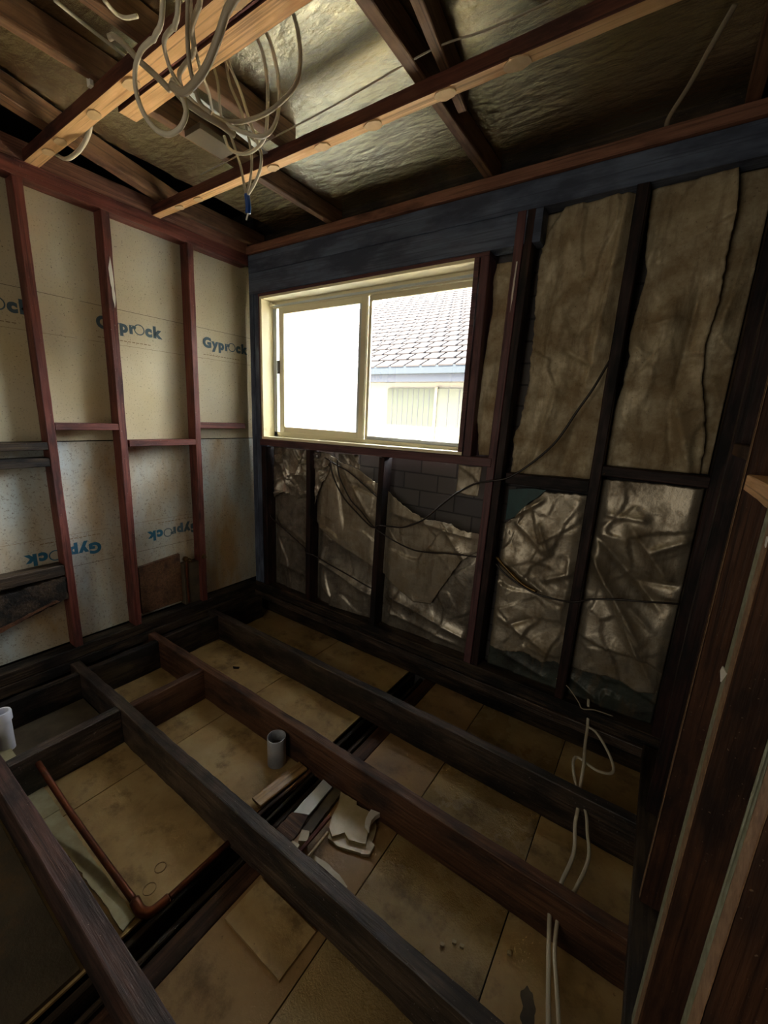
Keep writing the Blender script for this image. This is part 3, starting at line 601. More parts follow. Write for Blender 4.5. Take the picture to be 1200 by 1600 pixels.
sheet('foil_sheet', [(2.452, 2.450), (2.47, 2.2), (2.49, 2.126), (2.476, 2.031), (2.463, 1.892), (2.478, 1.80), (2.47, 1.68), (2.452, 1.581), (2.452, 1.33)],
      [(2.725, 2.450), (2.742, 2.311), (2.742, 2.16), (2.748, 2.002), (2.735, 1.85), (2.750, 1.70), (2.772, 1.60), (2.80, 1.489), (2.81, 1.33)], 0.080, M_FOIL_D, 45, 6, 0.034,
      [(2.68, 2.05, 2.66, 1.62, 0.03, -0.035), (2.60, 2.02, 2.56, 1.6, 0.05, 0.014), (2.5, 1.92, 2.62, 1.94, 0.02, 0.02), (2.47, 1.86, 2.55, 1.80, 0.03, 0.02), (2.66, 1.66, 2.76, 1.36, 0.03, 0.03), (2.5, 1.55, 2.56, 1.44, 0.012, 0.012), (2.66, 1.56, 2.70, 1.34, 0.02, -0.02)],
      studs=[(2.428, 0.0)], label='tall dusty foil sheet above the nogging in the bay by the right corner', aniso=(1.3, 0.6), ragged=(0.002, 0.002, 0, 0), soft=1, bulge=0.028)
sheet('foil_sheet', [(2.71, 2.450), (2.72, 2.16), (2.70, 1.85), (2.72, 1.67), (2.76, 1.489), (2.77, 1.33)], [(2.838, 2.450), (2.838, 2.0), (2.838, 1.7), (2.838, 1.33)], 0.104, M_FOIL_D, 47, 8, 0.02,
      [(2.8, 2.2, 2.77, 1.9, 0.02, 0.02), (2.78, 1.86, 2.83, 1.80, 0.03, 0.024), (2.78, 1.72, 2.82, 1.62, 0.03, 0.02)], studs=[], label='narrow foil strip tucked behind the taller sheet in the right corner bay', aniso=(1.2, 0.7), soft=1, bulge=0.012)
sheet('foil_sheet', [(2.015, 0.965), (2.06, 1.0), (2.1, 1.063), (2.16, 1.12), (2.205, 1.166), (2.293, 1.172), (2.415, 1.178)], [(2.015, 0.235), (2.1, 0.225), (2.212, 0.262), (2.3, 0.235), (2.415, 0.250)], 0.088, M_FOIL_L, 52, 12, 0.034,
      [(2.02, 0.98, 2.2, 1.12, 0.015, 0.02), (2.08, 0.98, 2.24, 0.86, 0.02, 0.02), (2.20, 0.99, 2.26, 0.86, 0.014, 0.02), (2.05, 0.76, 2.28, 0.62, 0.02, 0.03), (2.26, 0.70, 2.40, 0.78, 0.02, 0.025), (2.06, 0.42, 2.4, 0.28, 0.03, 0.02), (2.12, 0.40, 2.22, 0.46, 0.016, -0.02)],
      studs=[(2.428, 0.0), (1.975, 0.0)], label='heavily creased foil sheet below the nogging, right of the paired studs', soft=1, ragged=(0.004, 0.003, 0, 0), bulge=0.024)
sheet('foil_sheet', [(2.440, 1.262), (2.55, 1.268), (2.68, 1.27), (2.838, 1.268)], [(2.440, 0.262), (2.55, 0.275), (2.651, 0.29), (2.76, 0.25), (2.838, 0.275)], 0.085, M_FOIL_L, 57, 7, 0.032,
      [(2.44, 0.93, 2.70, 0.54, 0.018, 0.034), (2.46, 1.00, 2.76, 0.70, 0.03, -0.03), (2.46, 0.90, 2.80, 0.32, 0.03, 0.03), (2.50, 0.80, 2.74, 0.60, 0.016, 0.016), (2.60, 1.06, 2.78, 0.84, 0.04, 0.03), (2.5, 1.1, 2.66, 1.1, 0.025, 0.02), (2.7, 0.96, 2.83, 1.04, 0.02, 0.025), (2.66, 0.80, 2.82, 0.82, 0.02, -0.02)],
      studs=[(2.428, 0.0), (2.87, 0.0)], label='creased foil sheet with fan-shaped folds in the lower right bay', soft=1, ragged=(0.002, 0.003, 0, 0), bulge=0.026)
sheet('building_wrap', [(2.01, 0.27), (2.2, 0.29), (2.42, 0.28), (2.65, 0.32), (2.838, 0.29)], [(2.01, 0.103), (2.838, 0.103)], 0.102, M_FOIL_G, 61, 8, 0.018,
      [(2.45, 0.2, 2.6, 0.13, 0.02, 0.02), (2.1, 0.2, 2.35, 0.14, 0.02, 0.015)], studs=[], label='glossy greenish-black wrap along the foot of the right foil bays', cat='building wrap', soft=1, bulge=0.02)
slab('membrane_flap', [(2.012, 1.09), (2.012, 1.150), (2.10, 1.168), (2.205, 1.175), (2.17, 1.135), (2.12, 1.09), (2.07, 1.01), (2.012, 0.98)], 0.092, 0.094, M_TEAL, 'dark teal membrane showing below the nogging right of the paired studs', 'membrane', axis='y', jag=0.002)

# cables on the window wall
def xz(P, y=0.015): return [(a, y if len(q) == 0 else q[0], b) for a, b, *q in P]
tube('dark_cable', xz([(2.41, 1.80, 0.03), (2.36, 1.67), (2.311, 1.576), (2.233, 1.423), (2.127, 1.304), (2.03, 1.226, 0.0), (1.95, 1.20, -0.012), (1.88, 1.18, -0.008), (1.833, 1.160), (1.743, 1.098), (1.651, 1.012), (1.56, 0.92), (1.47, 0.865), (1.399, 0.835), (1.293, 0.822), (1.24, 0.82, -0.008), (1.179, 0.80, -0.004), (1.042, 0.869), (0.93, 0.95), (0.85, 1.05), (0.815, 1.12), (0.80, 1.19)], 0.012), 0.0055, M_CABLEB, 'long dark cable running from the tall foil bay down to below the window', 'cable')
tube('dark_cable', xz([(1.900, 0.757, 0.02), (1.80, 0.748), (1.70, 0.735), (1.634, 0.721), (1.53, 0.708), (1.455, 0.712), (1.34, 0.738), (1.25, 0.78, -0.006), (1.177, 0.815, -0.003), (1.08, 0.88), (0.984, 0.948), (0.896, 1.068), (0.87, 1.13), (0.86, 1.2)], 0.014), 0.005, M_CABLEB, 'dark cable sagging low across the torn pale foil under the window', 'cable')
tube('dark_cable', xz([(0.16, 0.70, 0.03), (0.195, 0.672), (0.36, 0.60), (0.50, 0.535), (0.556, 0.507), (0.60, 0.49, -0.008), (0.66, 0.47), (0.80, 0.44), (1.0, 0.40), (1.163, 0.365), (1.2, 0.36, 0.05)], 0.02), 0.005, M_CABLEB, 'dark cable sloping across the dim foil near the left corner', 'cable')
tube('dark_cable', xz([(2.01, 0.745, 0.02), (2.06, 0.71), (2.12, 0.676), (2.228, 0.640), (2.32, 0.636), (2.40, 0.646, 0.0), (2.44, 0.66, -0.004), (2.50, 0.685), (2.60, 0.715), (2.72, 0.74), (2.842, 0.760, 0.03)], 0.012), 0.005, M_CABLEB, 'dark cable crossing both lower foil bays right of the paired studs', 'cable')
tube('copper_pipe', xz([(2.0, 0.775, 0.045), (2.06, 0.735), (2.16, 0.665), (2.24, 0.64)], 0.03), 0.009, M_BRASS, 'short tarnished pipe beside the dark cable in the lower foil bay', 'pipe')
tube('dark_cable', xz([(0.72, 1.21), (0.84, 1.165), (0.95, 1.13), (1.08, 1.06), (1.2, 0.99), (1.215, 0.985, 0.05)], 0.03), 0.005, M_CABLEB, 'short dark cable from the knot under the sill towards the middle stud', 'cable')
jb = boxm('junction_box', 0.64, 0.70, 0.02, 0.05, 1.175, 1.24, M_CATCH, None, 'small dark junction box under the sill by the left short stud', 'junction box')
lathe('box_screw', [(0.001, 0), (0.008, 0), (0.008, 0.003), (0.001, 0.003)], (0.67, 0.02, 1.21), M_ALUG, jb, 12, tilt=Matrix.Rotation(math.radians(90), 4, 'X'))

# ------------------------------------------------------------------ floor: lower sheets and gap
def fsheet(x0, x1, mat, label, z=-0.20): return boxm('ceiling_sheet', x0, x1, -3.3, 0.13, z-0.01, z, mat, None, label, 'fibre sheet', bev=0.0015)
fsheet(-0.075, 0.838, M_PAN, 'widest stained brown sheet below the joists, by the left wall')
fsheet(0.842, 1.470, M_PAN, 'stained brown sheet below the joists that holds the grey pipe stub')
fsheet(1.680, 2.010, M_PAN2, 'narrow brown sheet below the joists, right of the dark slot', -0.2)
fsheet(2.014, 2.483, M_WET, 'wet brown sheet below the joists, right of the broken plaster', -0.2)
fsheet(2.487, 2.95, M_PAN, 'brown sheet below the joists next to the right wall', -0.2)
# faint stamp on the sheet near the cables
T('bearer', 1.598, 1.676, -3.3, 0.13, -0.30, -0.203, M_RSTUD, 'brown bearer timber running under the joists beside the dark slot', 'bearer')
T('bearer', 1.476, 1.500, -3.3, 0.13, -0.30, -0.222, M_ROT, 'thin black rail on the left side of the dark floor slot', 'bearer')
T('bearer', 1.545, 1.566, -3.3, 0.13, -0.30, -0.235, M_ROT, 'thin black rail in the middle of the dark floor slot', 'bearer')
boxm('slot_base', 1.471, 1.70, -3.3, 0.13, -0.33, -0.305, M_VOID, None, 'black board closing the floor slot from below', 'board', bev=0)

T('rim_board', -0.08, 2.90, 0.098, 0.135, -0.198, -0.032, M_ROT, 'black rim board closing the floor edge below the window wall plates', 'rim board')
T('eave_board', -0.05, 2.93, 0.096, 0.132, 2.60, 2.90, M_ROT, 'black board closing the gap between the top plate and the roof foil', 'eave board')
# joists
T('floor_joist', -0.08, 2.90, -0.448, -0.400, -0.198, 0.0, M_BLACK, 'dark floor joist nearest the window wall', 'floor joist', jit=0.002)
T('floor_joist', -0.08, 2.90, -0.896, -0.848, -0.198, 0.0, M_JOIST, 'brown floor joist second from the window wall, behind the grey pipe', 'floor joist', jit=0.002)
T('floor_joist', 0.00, 2.90, -1.338, -1.288, -0.198, 0.0, M_BLACK, 'blackened wet floor joist third from the window wall', 'floor joist', jit=0.0035)
T('floor_joist', -0.08, 2.90, -1.828, -1.770, -0.198, 0.0, M_JOISTD, 'dark brown floor joist fourth from the window wall, at lower left', 'floor joist', jit=0.002)
T('floor_joist', -0.08, 2.90, -2.28, -2.23, -0.198, 0.0, M_JOIST, 'floor joist at the near edge of the room', 'floor joist', jit=0.002)
def trimmer(y0, y1, x0, x1, label, mat): T('trimmer', x0, x1, y0, y1, -0.198, -0.004, mat, label, 'trimmer', jit=0.003)
trimmer(-0.846+0.0, -0.450, 0.085, 0.125, 'dark trimmer by the left wall between the first two joists', M_ROT)
trimmer(-1.286, -0.898, 0.10, 0.145, 'rotten trimmer by the left wall between the second and third joists', M_ROT)
trimmer(-1.768, -1.340, 0.095, 0.14, 'rotten trimmer by the left wall behind the white pipe stub', M_ROT)
trimmer(-0.398, -0.016, 0.06, 0.10, 'black trimmer in the floor corner under the window wall', M_ROT)
trimmer(-1.286, -0.898, 0.600, 0.645, 'splintered floor blocking between the brown joist and the blackened joist', M_JOIST)
trimmer(-1.768, -1.340, 0.575, 0.625, 'dark floor blocking beside the bay with the copper pipe', M_BLACK)
boxm('gritty_board', 0.16, 0.50, -1.766, -1.345, -0.165, -0.150, M_GRIT, None, 'gritty dark board lying in the bay behind the white pipe stub', 'board')
slab('plaster_debris', [(0.50, -1.71), (0.53, -1.66), (0.53, -1.60), (0.49, -1.64)], -0.149, -0.142, M_WHITE, 'small white plaster crumb beside the white pipe stub', 'debris', jag=0.006)
slab('plaster_debris', [(0.42, -1.60), (0.47, -1.56), (0.46, -1.53), (0.41, -1.57)], -0.149, -0.143, M_WHITE, 'smaller plaster crumb further from the white pipe stub', 'debris', jag=0.005)
slab('pale_board_strip', [(0.14, -1.765), (0.14, -1.70), (0.55, -1.70), (0.55, -1.765)], -0.149, -0.138, M_STRIP, 'pale board strip beside the white pipe stub at the left edge', 'board')
slab('rotten_chip', [(0.40, -1.50), (0.52, -1.42), (0.555, -1.46), (0.44, -1.56)], -0.149, -0.140, M_OFFC, 'tan timber chip on the gritty board at left', 'offcut', jag=0.004)

boxm('bay_shade_board', 0.10, 1.462, -2.222, -1.836, -0.199, -0.182, M_BAYSHADE, None, 'dark board added for the shade in the floor bay nearest the camera at left', 'board')  # added dark sheet; its colour stands for the shade in this bay
# pipes
gp = lathe('pipe_stub', [(0.045, 0), (0.045, 0.15), (0.0415, 0.15), (0.0415, 0.0)], (1.335, -0.950, -0.199), M_PVC, seg=40, label='grey plastic pipe stub standing on the brown sheet', cat='pipe')
lathe('pipe_mud', [(0.030, 0), (0.0415, 0), (0.0415, 0.09), (0.030, 0.09)], (1.335, -0.950, -0.199), M_GRIT, gp, 24)
wp = empty('pipe_stub', (0.17, -1.675, -0.19), 'white plastic pipe stub with a thick collar at the left edge', 'pipe')
lathe('pipe_wall', [(0.030, 0), (0.030, 0.24), (0.026, 0.24), (0.026, 0)], (0.285, -1.705, -0.19), M_PVCW, wp)
lathe('pipe_collar', [(0.0305, 0.195), (0.0365, 0.198), (0.0365, 0.238), (0.034, 0.245), (0.0265, 0.245), (0.0265, 0.2405), (0.0305, 0.2405)], (0.285, -1.705, -0.19), M_PVCW, wp)
# copper pipe with elbow in the fourth bay
cp = empty('copper_pipe', (1.0, -1.65, -0.185), 'rusty brown pipe with an elbow lying in the lower left floor bay', 'pipe')
tube('pipe_run', [(0.632, -1.679, -0.05), (0.9, -1.670, -0.115), (1.15, -1.662, -0.155), (1.43, -1.655, -0.180)], 0.012, M_COPPER, parent=cp, smooth_n=4, seg=14)
tube('pipe_elbow', [(1.41, -1.654, -0.179), (1.455, -1.656, -0.182), (1.485, -1.640, -0.183), (1.493, -1.605, -0.183), (1.494, -1.58, -0.183)], 0.017, M_COPPER, parent=cp, smooth_n=5, seg=14)
tube('pipe_run', [(1.494, -1.60, -0.183), (1.496, -1.45, -0.183), (1.497, -1.342, -0.183)], 0.012, M_COPPER, parent=cp, smooth_n=2, seg=14)
slab('pale_board_strip', [(0.50, -1.768), (0.50, -1.672), (0.80, -1.672), (0.80, -1.768)], -0.199, -0.190, M_STRIP, 'pale strip next to the rusty pipe, the upper and wider of two', 'board', jag=0.001)
slab('pale_board_strip', [(0.805, -1.735), (0.805, -1.675), (1.45, -1.672), (1.46, -1.715), (1.2, -1.72)], -0.199, -0.190, M_STRIP, 'long pale strip next to the rusty pipe, broken at its lower end', 'board', jag=0.003)
slab('sheet_fragment', [(1.70, -1.345), (1.70, -1.50), (1.97, -1.50), (1.975, -1.345)], -0.199, -0.188, M_PAN, 'raised sheet fragment against the blackened joist, near the camera', 'board', jag=0.001)
for (a, b, r) in ((1.40, -1.60, 0.022), (1.36, -1.54, 0.020)):
    lathe('water_ring', [(r, 0), (r, 0.002), (r-0.0018, 0.002), (r-0.0018, 0)], (a, b, -0.1995), M_INKL, seg=24, label='faint round mark on the sheet by the rusty pipe elbow, ' + ('larger' if r > 0.021 else 'smaller'), cat='ring mark')

# debris between joists 2 and 3
slab('plaster_fragment', [(1.712, -0.905), (1.80, -0.90), (1.809, -0.915), (1.885, -0.905), (1.904, -0.93), (1.921, -0.978), (1.943, -1.025), (1.88, -1.055), (1.845, -1.04), (1.815, -1.083), (1.781, -1.062), (1.759, -1.02), (1.74, -0.95)], -0.186, -0.172, M_PLASTER, 'pale broken plaster slab lying between two joists', 'plaster fragment', jag=0.002)
slab('plaster_fragment', [(1.70, -0.90), (1.715, -0.90), (1.76, -1.02), (1.80, -1.09), (1.85, -1.09), (1.955, -1.05), (1.955, -1.00), (1.93, -0.93), (1.90, -0.905)], -0.199, -0.187, M_PLASTER, 'wider plaster slab beneath the broken one between two joists', 'plaster fragment', jag=0.003)
wb = slab('wet_board', [(1.600, -0.900), (1.660, -0.905), (1.662, -1.06), (1.60, -1.09)], -0.201, -0.192, M_WPLAST, 'glossy wet white board strip over the brown bearer', 'board', jag=0.002)
wb.matrix_world = wb.matrix_world @ Matrix.Rotation(math.radians(4.5), 4, 'X'); wb.location.z += 0.006
slab('gritty_board', [(1.598, -1.095), (1.662, -1.065), (1.684, -1.13), (1.684, -1.26), (1.60, -1.26)], -0.201, -0.190, M_JOIST, 'wet reddish gritty board by the blackened joist', 'board', jag=0.003)
slab('grey_strip', [(1.668, -0.900), (1.712, -0.900), (1.733, -1.12), (1.692, -1.13)], -0.199, -0.180, M_GRIT, 'wet grey-brown strip between the white board and the plaster', 'board', jag=0.002)
slab('plaster_fragment', [(1.70, -1.14), (1.73, -1.125), (1.752, -1.16), (1.722, -1.18)], -0.199, -0.165, M_PLASTER, 'small square plaster lump beside the red stick', 'plaster fragment', jag=0.001)
slab('plaster_fragment', [(1.70, -1.19), (1.735, -1.185), (1.745, -1.25), (1.705, -1.25)], -0.199, -0.17, M_PLASTER, 'small plaster lump against the blackened joist', 'plaster fragment', jag=0.001)
beam('broken_stick', (1.758, -1.235, -0.172), (1.762, -1.035, -0.155), 0.016, 0.012, M_RED, 'thin broken reddish stick lying across the plaster', 'stick', jit=0.003)
beam('broken_stick', (1.790, -1.20, -0.176), (1.792, -1.085, -0.165), 0.013, 0.010, M_PLASTER, 'pale crumbly stick beside the reddish one', 'stick', jit=0.003)
slab('sheet_fragment', [(1.771, -1.255), (1.788, -1.17), (1.87, -1.160), (1.923, -1.164), (1.974, -1.178), (1.972, -1.205), (1.95, -1.255)], -0.199, -0.191, M_PLASTER, 'thin curled sheet piece beside the blackened joist', 'sheet piece', jag=0.002)
slab('plaster_crumb', [(1.885, -0.91), (1.925, -0.90), (1.915, -0.95), (1.93, -0.985), (1.90, -0.975)], -0.171, -0.148, M_WHITE, 'ragged white plaster crumb standing at the slab edge', 'debris', jag=0.005)
slab('plaster_crumb', [(1.93, -0.99), (1.97, -1.0), (1.975, -1.04), (1.945, -1.06)], -0.199, -0.186, M_PLASTER, 'flattened pale crumb at the foot of the plaster slab', 'debris', jag=0.004)
for i, (a, b) in enumerate(((2.33, -1.13), (2.36, -1.10), (2.385, -1.095), (2.52, -1.02))):
    slab('plaster_crumb', [(a, b), (a+0.012, b+0.003), (a+0.01, b+0.013), (a-0.003, b+0.009)], -0.199, -0.190, M_PLASTER, ['tiny pale crumb nearest the blackened joist', 'tiny crumb between two others on the wet sheet', 'tiny crumb at the end of a row of three', 'lone tiny crumb right of the row of three'][i]+' on the wet brown sheet' if i in (0, 3) else ['', 'middle tiny crumb of the row of three on the wet brown sheet', 'last tiny crumb of the row of three on the wet brown sheet'][i], 'debris', jag=0.002)
beam('timber_offcut', (1.448, -1.166, -0.178), (1.470, -0.905, -0.178), 0.062, 0.014, M_OFFC, 'pale flat timber offcut lying in front of the grey pipe', 'offcut', jit=0.0015)
beam('timber_offcut', (1.497, -1.20, -0.190), (1.514, -0.90, -0.190), 0.016, 0.022, M_JOIST, 'narrow brown offcut along the slot edge below the pale one', 'offcut', jit=0.002)
beam('timber_offcut', (1.530, -1.28, -0.215), (1.534, -0.90, -0.195), 0.014, 0.016, M_ROT, 'black stick lying in the dark slot', 'offcut', jit=0.002)
slab('damp_stain', [(2.612-0.25*(0.05*math.sin(a_))+(0.024+0.004*math.sin(5*a_+1))*math.cos(a_)*(1-0.3*math.exp(-(math.sin(a_)/0.25)**2)), -1.11+(0.052+0.004*math.cos(7*a_))*math.sin(a_)) for a_ in [2*math.pi*q_/36 for q_ in range(36)]], -0.1999, -0.1996, M_GRIT, 'dark damp stain on the sheet beside the pair of white cables', 'stain', jag=0.004)
slab('leaf_scrap', [(0.50, -0.60), (0.54, -0.575), (0.55, -0.59), (0.52, -0.61)], -0.199, -0.194, M_VOID, 'tiny dark scrap on the sheet near the left wall', 'debris', jag=0.003)

# white cables at the right, running through the joists
tube('white_cable', [(2.56, 0.07, 0.12), (2.57, 0.02, 0.09), (2.582, -0.02, 0.03), (2.592, -0.14, 0.004), (2.606, -0.27, -0.004), (2.612, -0.38, -0.03), (2.621, -0.45, -0.067), (2.624, -0.52, -0.075), (2.640, -0.63, -0.09), (2.625, -0.75, -0.10), (2.609, -0.86, -0.096), (2.611, -0.89, -0.094), (2.63, -0.98, -0.11), (2.66, -1.10, -0.14), (2.70, -1.26, -0.15), (2.74, -1.42, -0.16)], 0.0048, M_CABLE, 'left white cable of the pair running through the floor joists at right', 'cable', flat=1.5)
tube('white_cable', [(2.582, -0.018, 0.026), (2.63, -0.05, 0.03), (2.70, -0.12, -0.01), (2.72, -0.19, -0.03), (2.66, -0.235, -0.02), (2.575, -0.22, -0.01), (2.565, -0.28, -0.01), (2.60, -0.38, -0.03), (2.650, -0.45, -0.058), (2.670, -0.53, -0.07), (2.690, -0.63, -0.08), (2.67, -0.75, -0.10), (2.640, -0.86, -0.10), (2.637, -0.89, -0.10), (2.648, -0.98, -0.11), (2.68, -1.08, -0.13), (2.73, -1.24, -0.15), (2.78, -1.42, -0.16)], 0.0048, M_CABLE, 'right white cable of the pair, looped at the window wall plate', 'cable', flat=1.5)
tube('grey_flex', [(2.40, 0.02, 0.20), (2.46, 0.015, 0.18), (2.52, 0.0, 0.13), (2.545, -0.01, 0.106), (2.60, 0.0, 0.118), (2.68, 0.02, 0.11)], 0.003, M_CABLEG, 'thin grey flex lying on the bottom plate below the right foil bay', 'cable')

# ------------------------------------------------------------------ right wall frame
def rstud(y0, y1, label, mat=M_RSTUD, x0=2.842): return T('wall_stud', x0, 2.932, y0, y1, 0.05, 2.50, mat, label, 'wall stud')
rstud(-0.415, -0.37, 'dark stud of the right wall closest to the corner', M_DARK)
r1 = rstud(-0.795, -0.748, 'brown right-wall stud left of the pale nogging')
r2 = rstud(-1.185, -1.115, 'thick brown right-wall stud with a white flake low down')
r3 = rstud(-1.515, -1.447, 'brown right-wall stud nearest the camera, at the right edge')
T('top_plate', 2.842, 2.932, -3.3, 0.0, 2.502, 2.572, M_PLATE, 'brown top plate of the right wall', 'wall plate')
T('bottom_plate', 2.822, 2.932, -3.3, -0.016, 0.002, 0.048, M_ROT, 'dark cobwebbed bottom plate of the right wall', 'wall plate')
T('nogging', 2.846, 2.930, -0.747, -0.416, 1.435, 1.472, M_RSTUD, 'brown nogging between two right-wall studs, further from the camera', 'nogging')
T('nogging', 2.843, 2.930, -1.114, -0.796, 1.368, 1.408, M_RAW, 'pale raw nogging between two right-wall studs, nearer the camera', 'nogging', jit=0.002)
for (st_, a, b, mt_) in ((r1, -0.793, -0.775, M_DUST), (r2, -1.183, -1.150, M_DUST), (r2, -1.149, -1.117, M_LITDUSTG), (r3, -1.513, -1.475, M_DUST), (r3, -1.474, -1.449, M_LITDUSTG)):
    slab('lit_dusty_edge', [(a, 0.06), (b, 0.06), (b, 2.49), (a, 2.49)], 2.8395, 2.8412, mt_, parent=st_, axis='x', jag=0.0008)  # dust strips whose paler colour also paints window light on the narrow faces
slab('paper_flake', [(-1.15, 1.055), (-1.10, 1.045), (-1.092, 1.03), (-1.12, 1.02)], 2.838, 2.840, M_WHITE, 'small white paper flake stuck on the thick right-wall stud', 'flake', axis='x')
slab('paper_flake', [(-1.183, 1.335), (-1.172, 1.332), (-1.175, 1.318), (-1.183, 1.315)], 2.838, 2.840, M_WHITE, 'tiny white flake higher up the thick right-wall stud', 'flake', axis='x')

# ------------------------------------------------------------------ ceiling joists, rafters, foil
def daubs(parent, spots, z):
    for (x, y, r) in spots:
        n = 14; P = []
        for k in range(n):
            a = 2*math.pi*k/n; q = r*rnd.uniform(0.88, 1.1); P.append((x+q*1.1*math.cos(a), y+q*0.72*math.sin(a)))
        slab('plaster_daub', P, z-0.004, z+0.0005, M_GLUE, parent=parent)
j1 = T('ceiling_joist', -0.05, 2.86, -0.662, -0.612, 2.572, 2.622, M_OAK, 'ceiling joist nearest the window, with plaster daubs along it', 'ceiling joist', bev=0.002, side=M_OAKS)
daubs(j1, [(1.0, -0.637, 0.030), (1.30, -0.637, 0.033), (1.56, -0.637, 0.035), (1.86, -0.637, 0.036), (2.10, -0.637, 0.040), (0.42, -0.637, 0.028), (0.24, -0.637, 0.028)], 2.571)
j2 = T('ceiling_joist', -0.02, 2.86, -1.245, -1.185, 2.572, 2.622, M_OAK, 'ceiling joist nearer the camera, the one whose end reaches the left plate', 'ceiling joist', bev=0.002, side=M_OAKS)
daubs(j2, [(0.20, -1.215, 0.03), (0.34, -1.215, 0.032), (0.66, -1.215, 0.032), (0.95, -1.215, 0.034), (1.52, -1.215, 0.036)], 2.571)
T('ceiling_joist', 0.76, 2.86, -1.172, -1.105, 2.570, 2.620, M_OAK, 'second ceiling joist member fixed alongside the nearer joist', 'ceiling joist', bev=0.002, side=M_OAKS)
T('red_packing_strip', 0.90, 2.86, -1.184, -1.173, 2.575, 2.615, M_RED, 'thin dark red strip in the gap between the doubled ceiling joists', 'packer')
def rafter(x0, x1, y0, y1, label, mat=M_RAFT, z0=2.624, z1=2.715): return T('rafter', x0, x1, y0, y1, z0, z1, mat, label, 'rafter')
rafter(0.748, 0.792, -3.3, 0.09, 'long rafter left of the hanging cables, reaching the window wall')
rafter(1.06, 1.105, -3.3, -0.60, 'dark rafter behind the hanging cables, ending over the first ceiling joist')
rafter(1.748, 1.792, -3.3, 0.09, 'long rafter right of the hanging cables, above the middle of the window')
beam('rafter', (1.955, -1.35, 2.668), (1.835, -0.45, 2.668), 0.036, 0.085, M_RAFT, 'slightly skewed rafter beside the middle one', 'rafter')
rafter(2.70, 2.745, -3.3, 0.09, 'rafter near the right wall in the dark corner')
beam('rafter', (0.48, -1.9, 2.668), (0.06, -0.55, 2.668), 0.07, 0.085, M_RAFT, 'diagonal rafter over the left wall plate', 'rafter')
T('rafter', 0.03, 0.075, -0.60, 0.09, 2.624, 2.715, M_RAFT, 'short rafter at the corner over the left wall plate', 'rafter')
def ceil_foil():
    x0, x1, y0, y1 = 0.22, 2.93, -3.2, 0.11; res = 0.011
    nx, ny = int((x1-x0)/res), int((y1-y0)/res)
    X, Y = np.meshgrid(np.linspace(x0, x1, nx+1), np.linspace(y0, y1, ny+1), indexing='ij')
    h = crumple(X, Y, 77, 6, 0.009, (0.5, 1.3))+crumple(X, Y, 78, 26, 0.0045, (0.6, 1.4))
    for yy, a in ((-0.14, 0.006), (-0.20, 0.004), (-0.27, 0.003)):
        h += -a*np.exp(-np.abs(Y-yy-0.02*np.sin(X*5)-0.01*np.sin(X*13+yy*40))/0.006)
    h = blur(h, 1)
    sag = 0.006*np.sin(X*6.3)*np.cos(Y*2.1)
    Zc = 2.722-np.abs(h)-np.abs(sag)*0.6
    ox, oy = (x0+x1)/2, (y0+y1)/2
    V = np.stack([X-ox, Y-oy, Zc-2.72], -1).reshape(-1, 3); idx = np.arange((nx+1)*(ny+1)).reshape(nx+1, ny+1)
    F = np.stack([idx[:-1, :-1], idx[1:, :-1], idx[1:, 1:], idx[:-1, 1:]], -1).reshape(-1, 4)
    # the foil stops along the diagonal rafter
    cx = X[:-1, :-1].reshape(-1); cy = Y[:-1, :-1].reshape(-1)
    lim = 0.50-(cy+1.9)*0.311
    F = F[cx > lim]
    me = bpy.data.meshes.new('foil'); me.from_pydata(V.tolist(), [], F.tolist()); me.update()
    o = link('foil_roof_lining', me, M_FOIL_C, None, Matrix.Translation((ox, oy, 2.72)), smooth=True)
    tag(o, 'shiny wrinkled silver foil lining stretched above the rafters', 'roof foil')
ceil_foil()
cb = boxm('box_cover', 0.795, 0.905, -0.93, -0.755, 2.600, 2.622, M_GBRD, None, 'grey cardboard-like box cover beside the long left rafter', 'box')

# hanging cables (traced, each with its own depth)
def ray(px, py):
    d = RGT*(px-600)+DWN*(py-800)+FWD*638.621
    return d
def at_y(px, py, y):
    d = ray(px, py); t = 9 if y < -3 else (y-CAM.y)/d.y; return CAM+d*t
def cab(pts, ys, r, mat, label, org=(180, 0), s=3.75, flat=1.0, cat='cable', zmax=2.745, parent=None, name='hanging_cable', ext=(1, 0)):
    P = []
    for i, (a, b) in enumerate(pts):
        y = ys if not isinstance(ys, tuple) else ys[0]+(ys[1]-ys[0])*i/(len(pts)-1)
        p = at_y(org[0]+a/s, org[1]+b/s, y)
        if p.z > zmax:
            d = ray(org[0]+a/s, org[1]+b/s); p = CAM+d*((zmax-CAM.z)/d.z)
        P.append(p)
    def up_end(a, b):
        t = (a-b).normalized(); q = a+t*0.06+Vector((0, 0, 0.02))
        return [a+t*0.03, q+Vector((t.x*0.02, t.y*0.02, 0.03)), Vector((q.x+t.x*0.04, q.y+t.y*0.04, 2.745))]
    if ext[0] and P[0].z < 2.66: P = up_end(P[0], P[1])[::-1]+P
    if ext[1] and P[-1].z < 2.66: P = P+up_end(P[-1], P[-2])
    return tube(name, P, r*0.88, mat, label, cat, None, parent, flat=flat, smooth_n=6)
G = 'roof cables'
cab([(205, 240), (150, 300), (118, 400), (120, 520), (160, 650), (230, 750), (310, 788), (380, 750), (415, 670), (405, 600), (380, 540), (335, 470)], (-1.42, -1.36), 0.0065, M_CABLE, 'round loop of pale cable hanging left of the bundle', flat=1.2)
cab([(692, 0), (650, 80), (600, 230), (540, 380), (480, 470), (400, 540), (330, 500)], (-1.42, -1.40), 0.009, M_CABLEG, 'thick grey cable sweeping down from the doubled joist', flat=1.2)
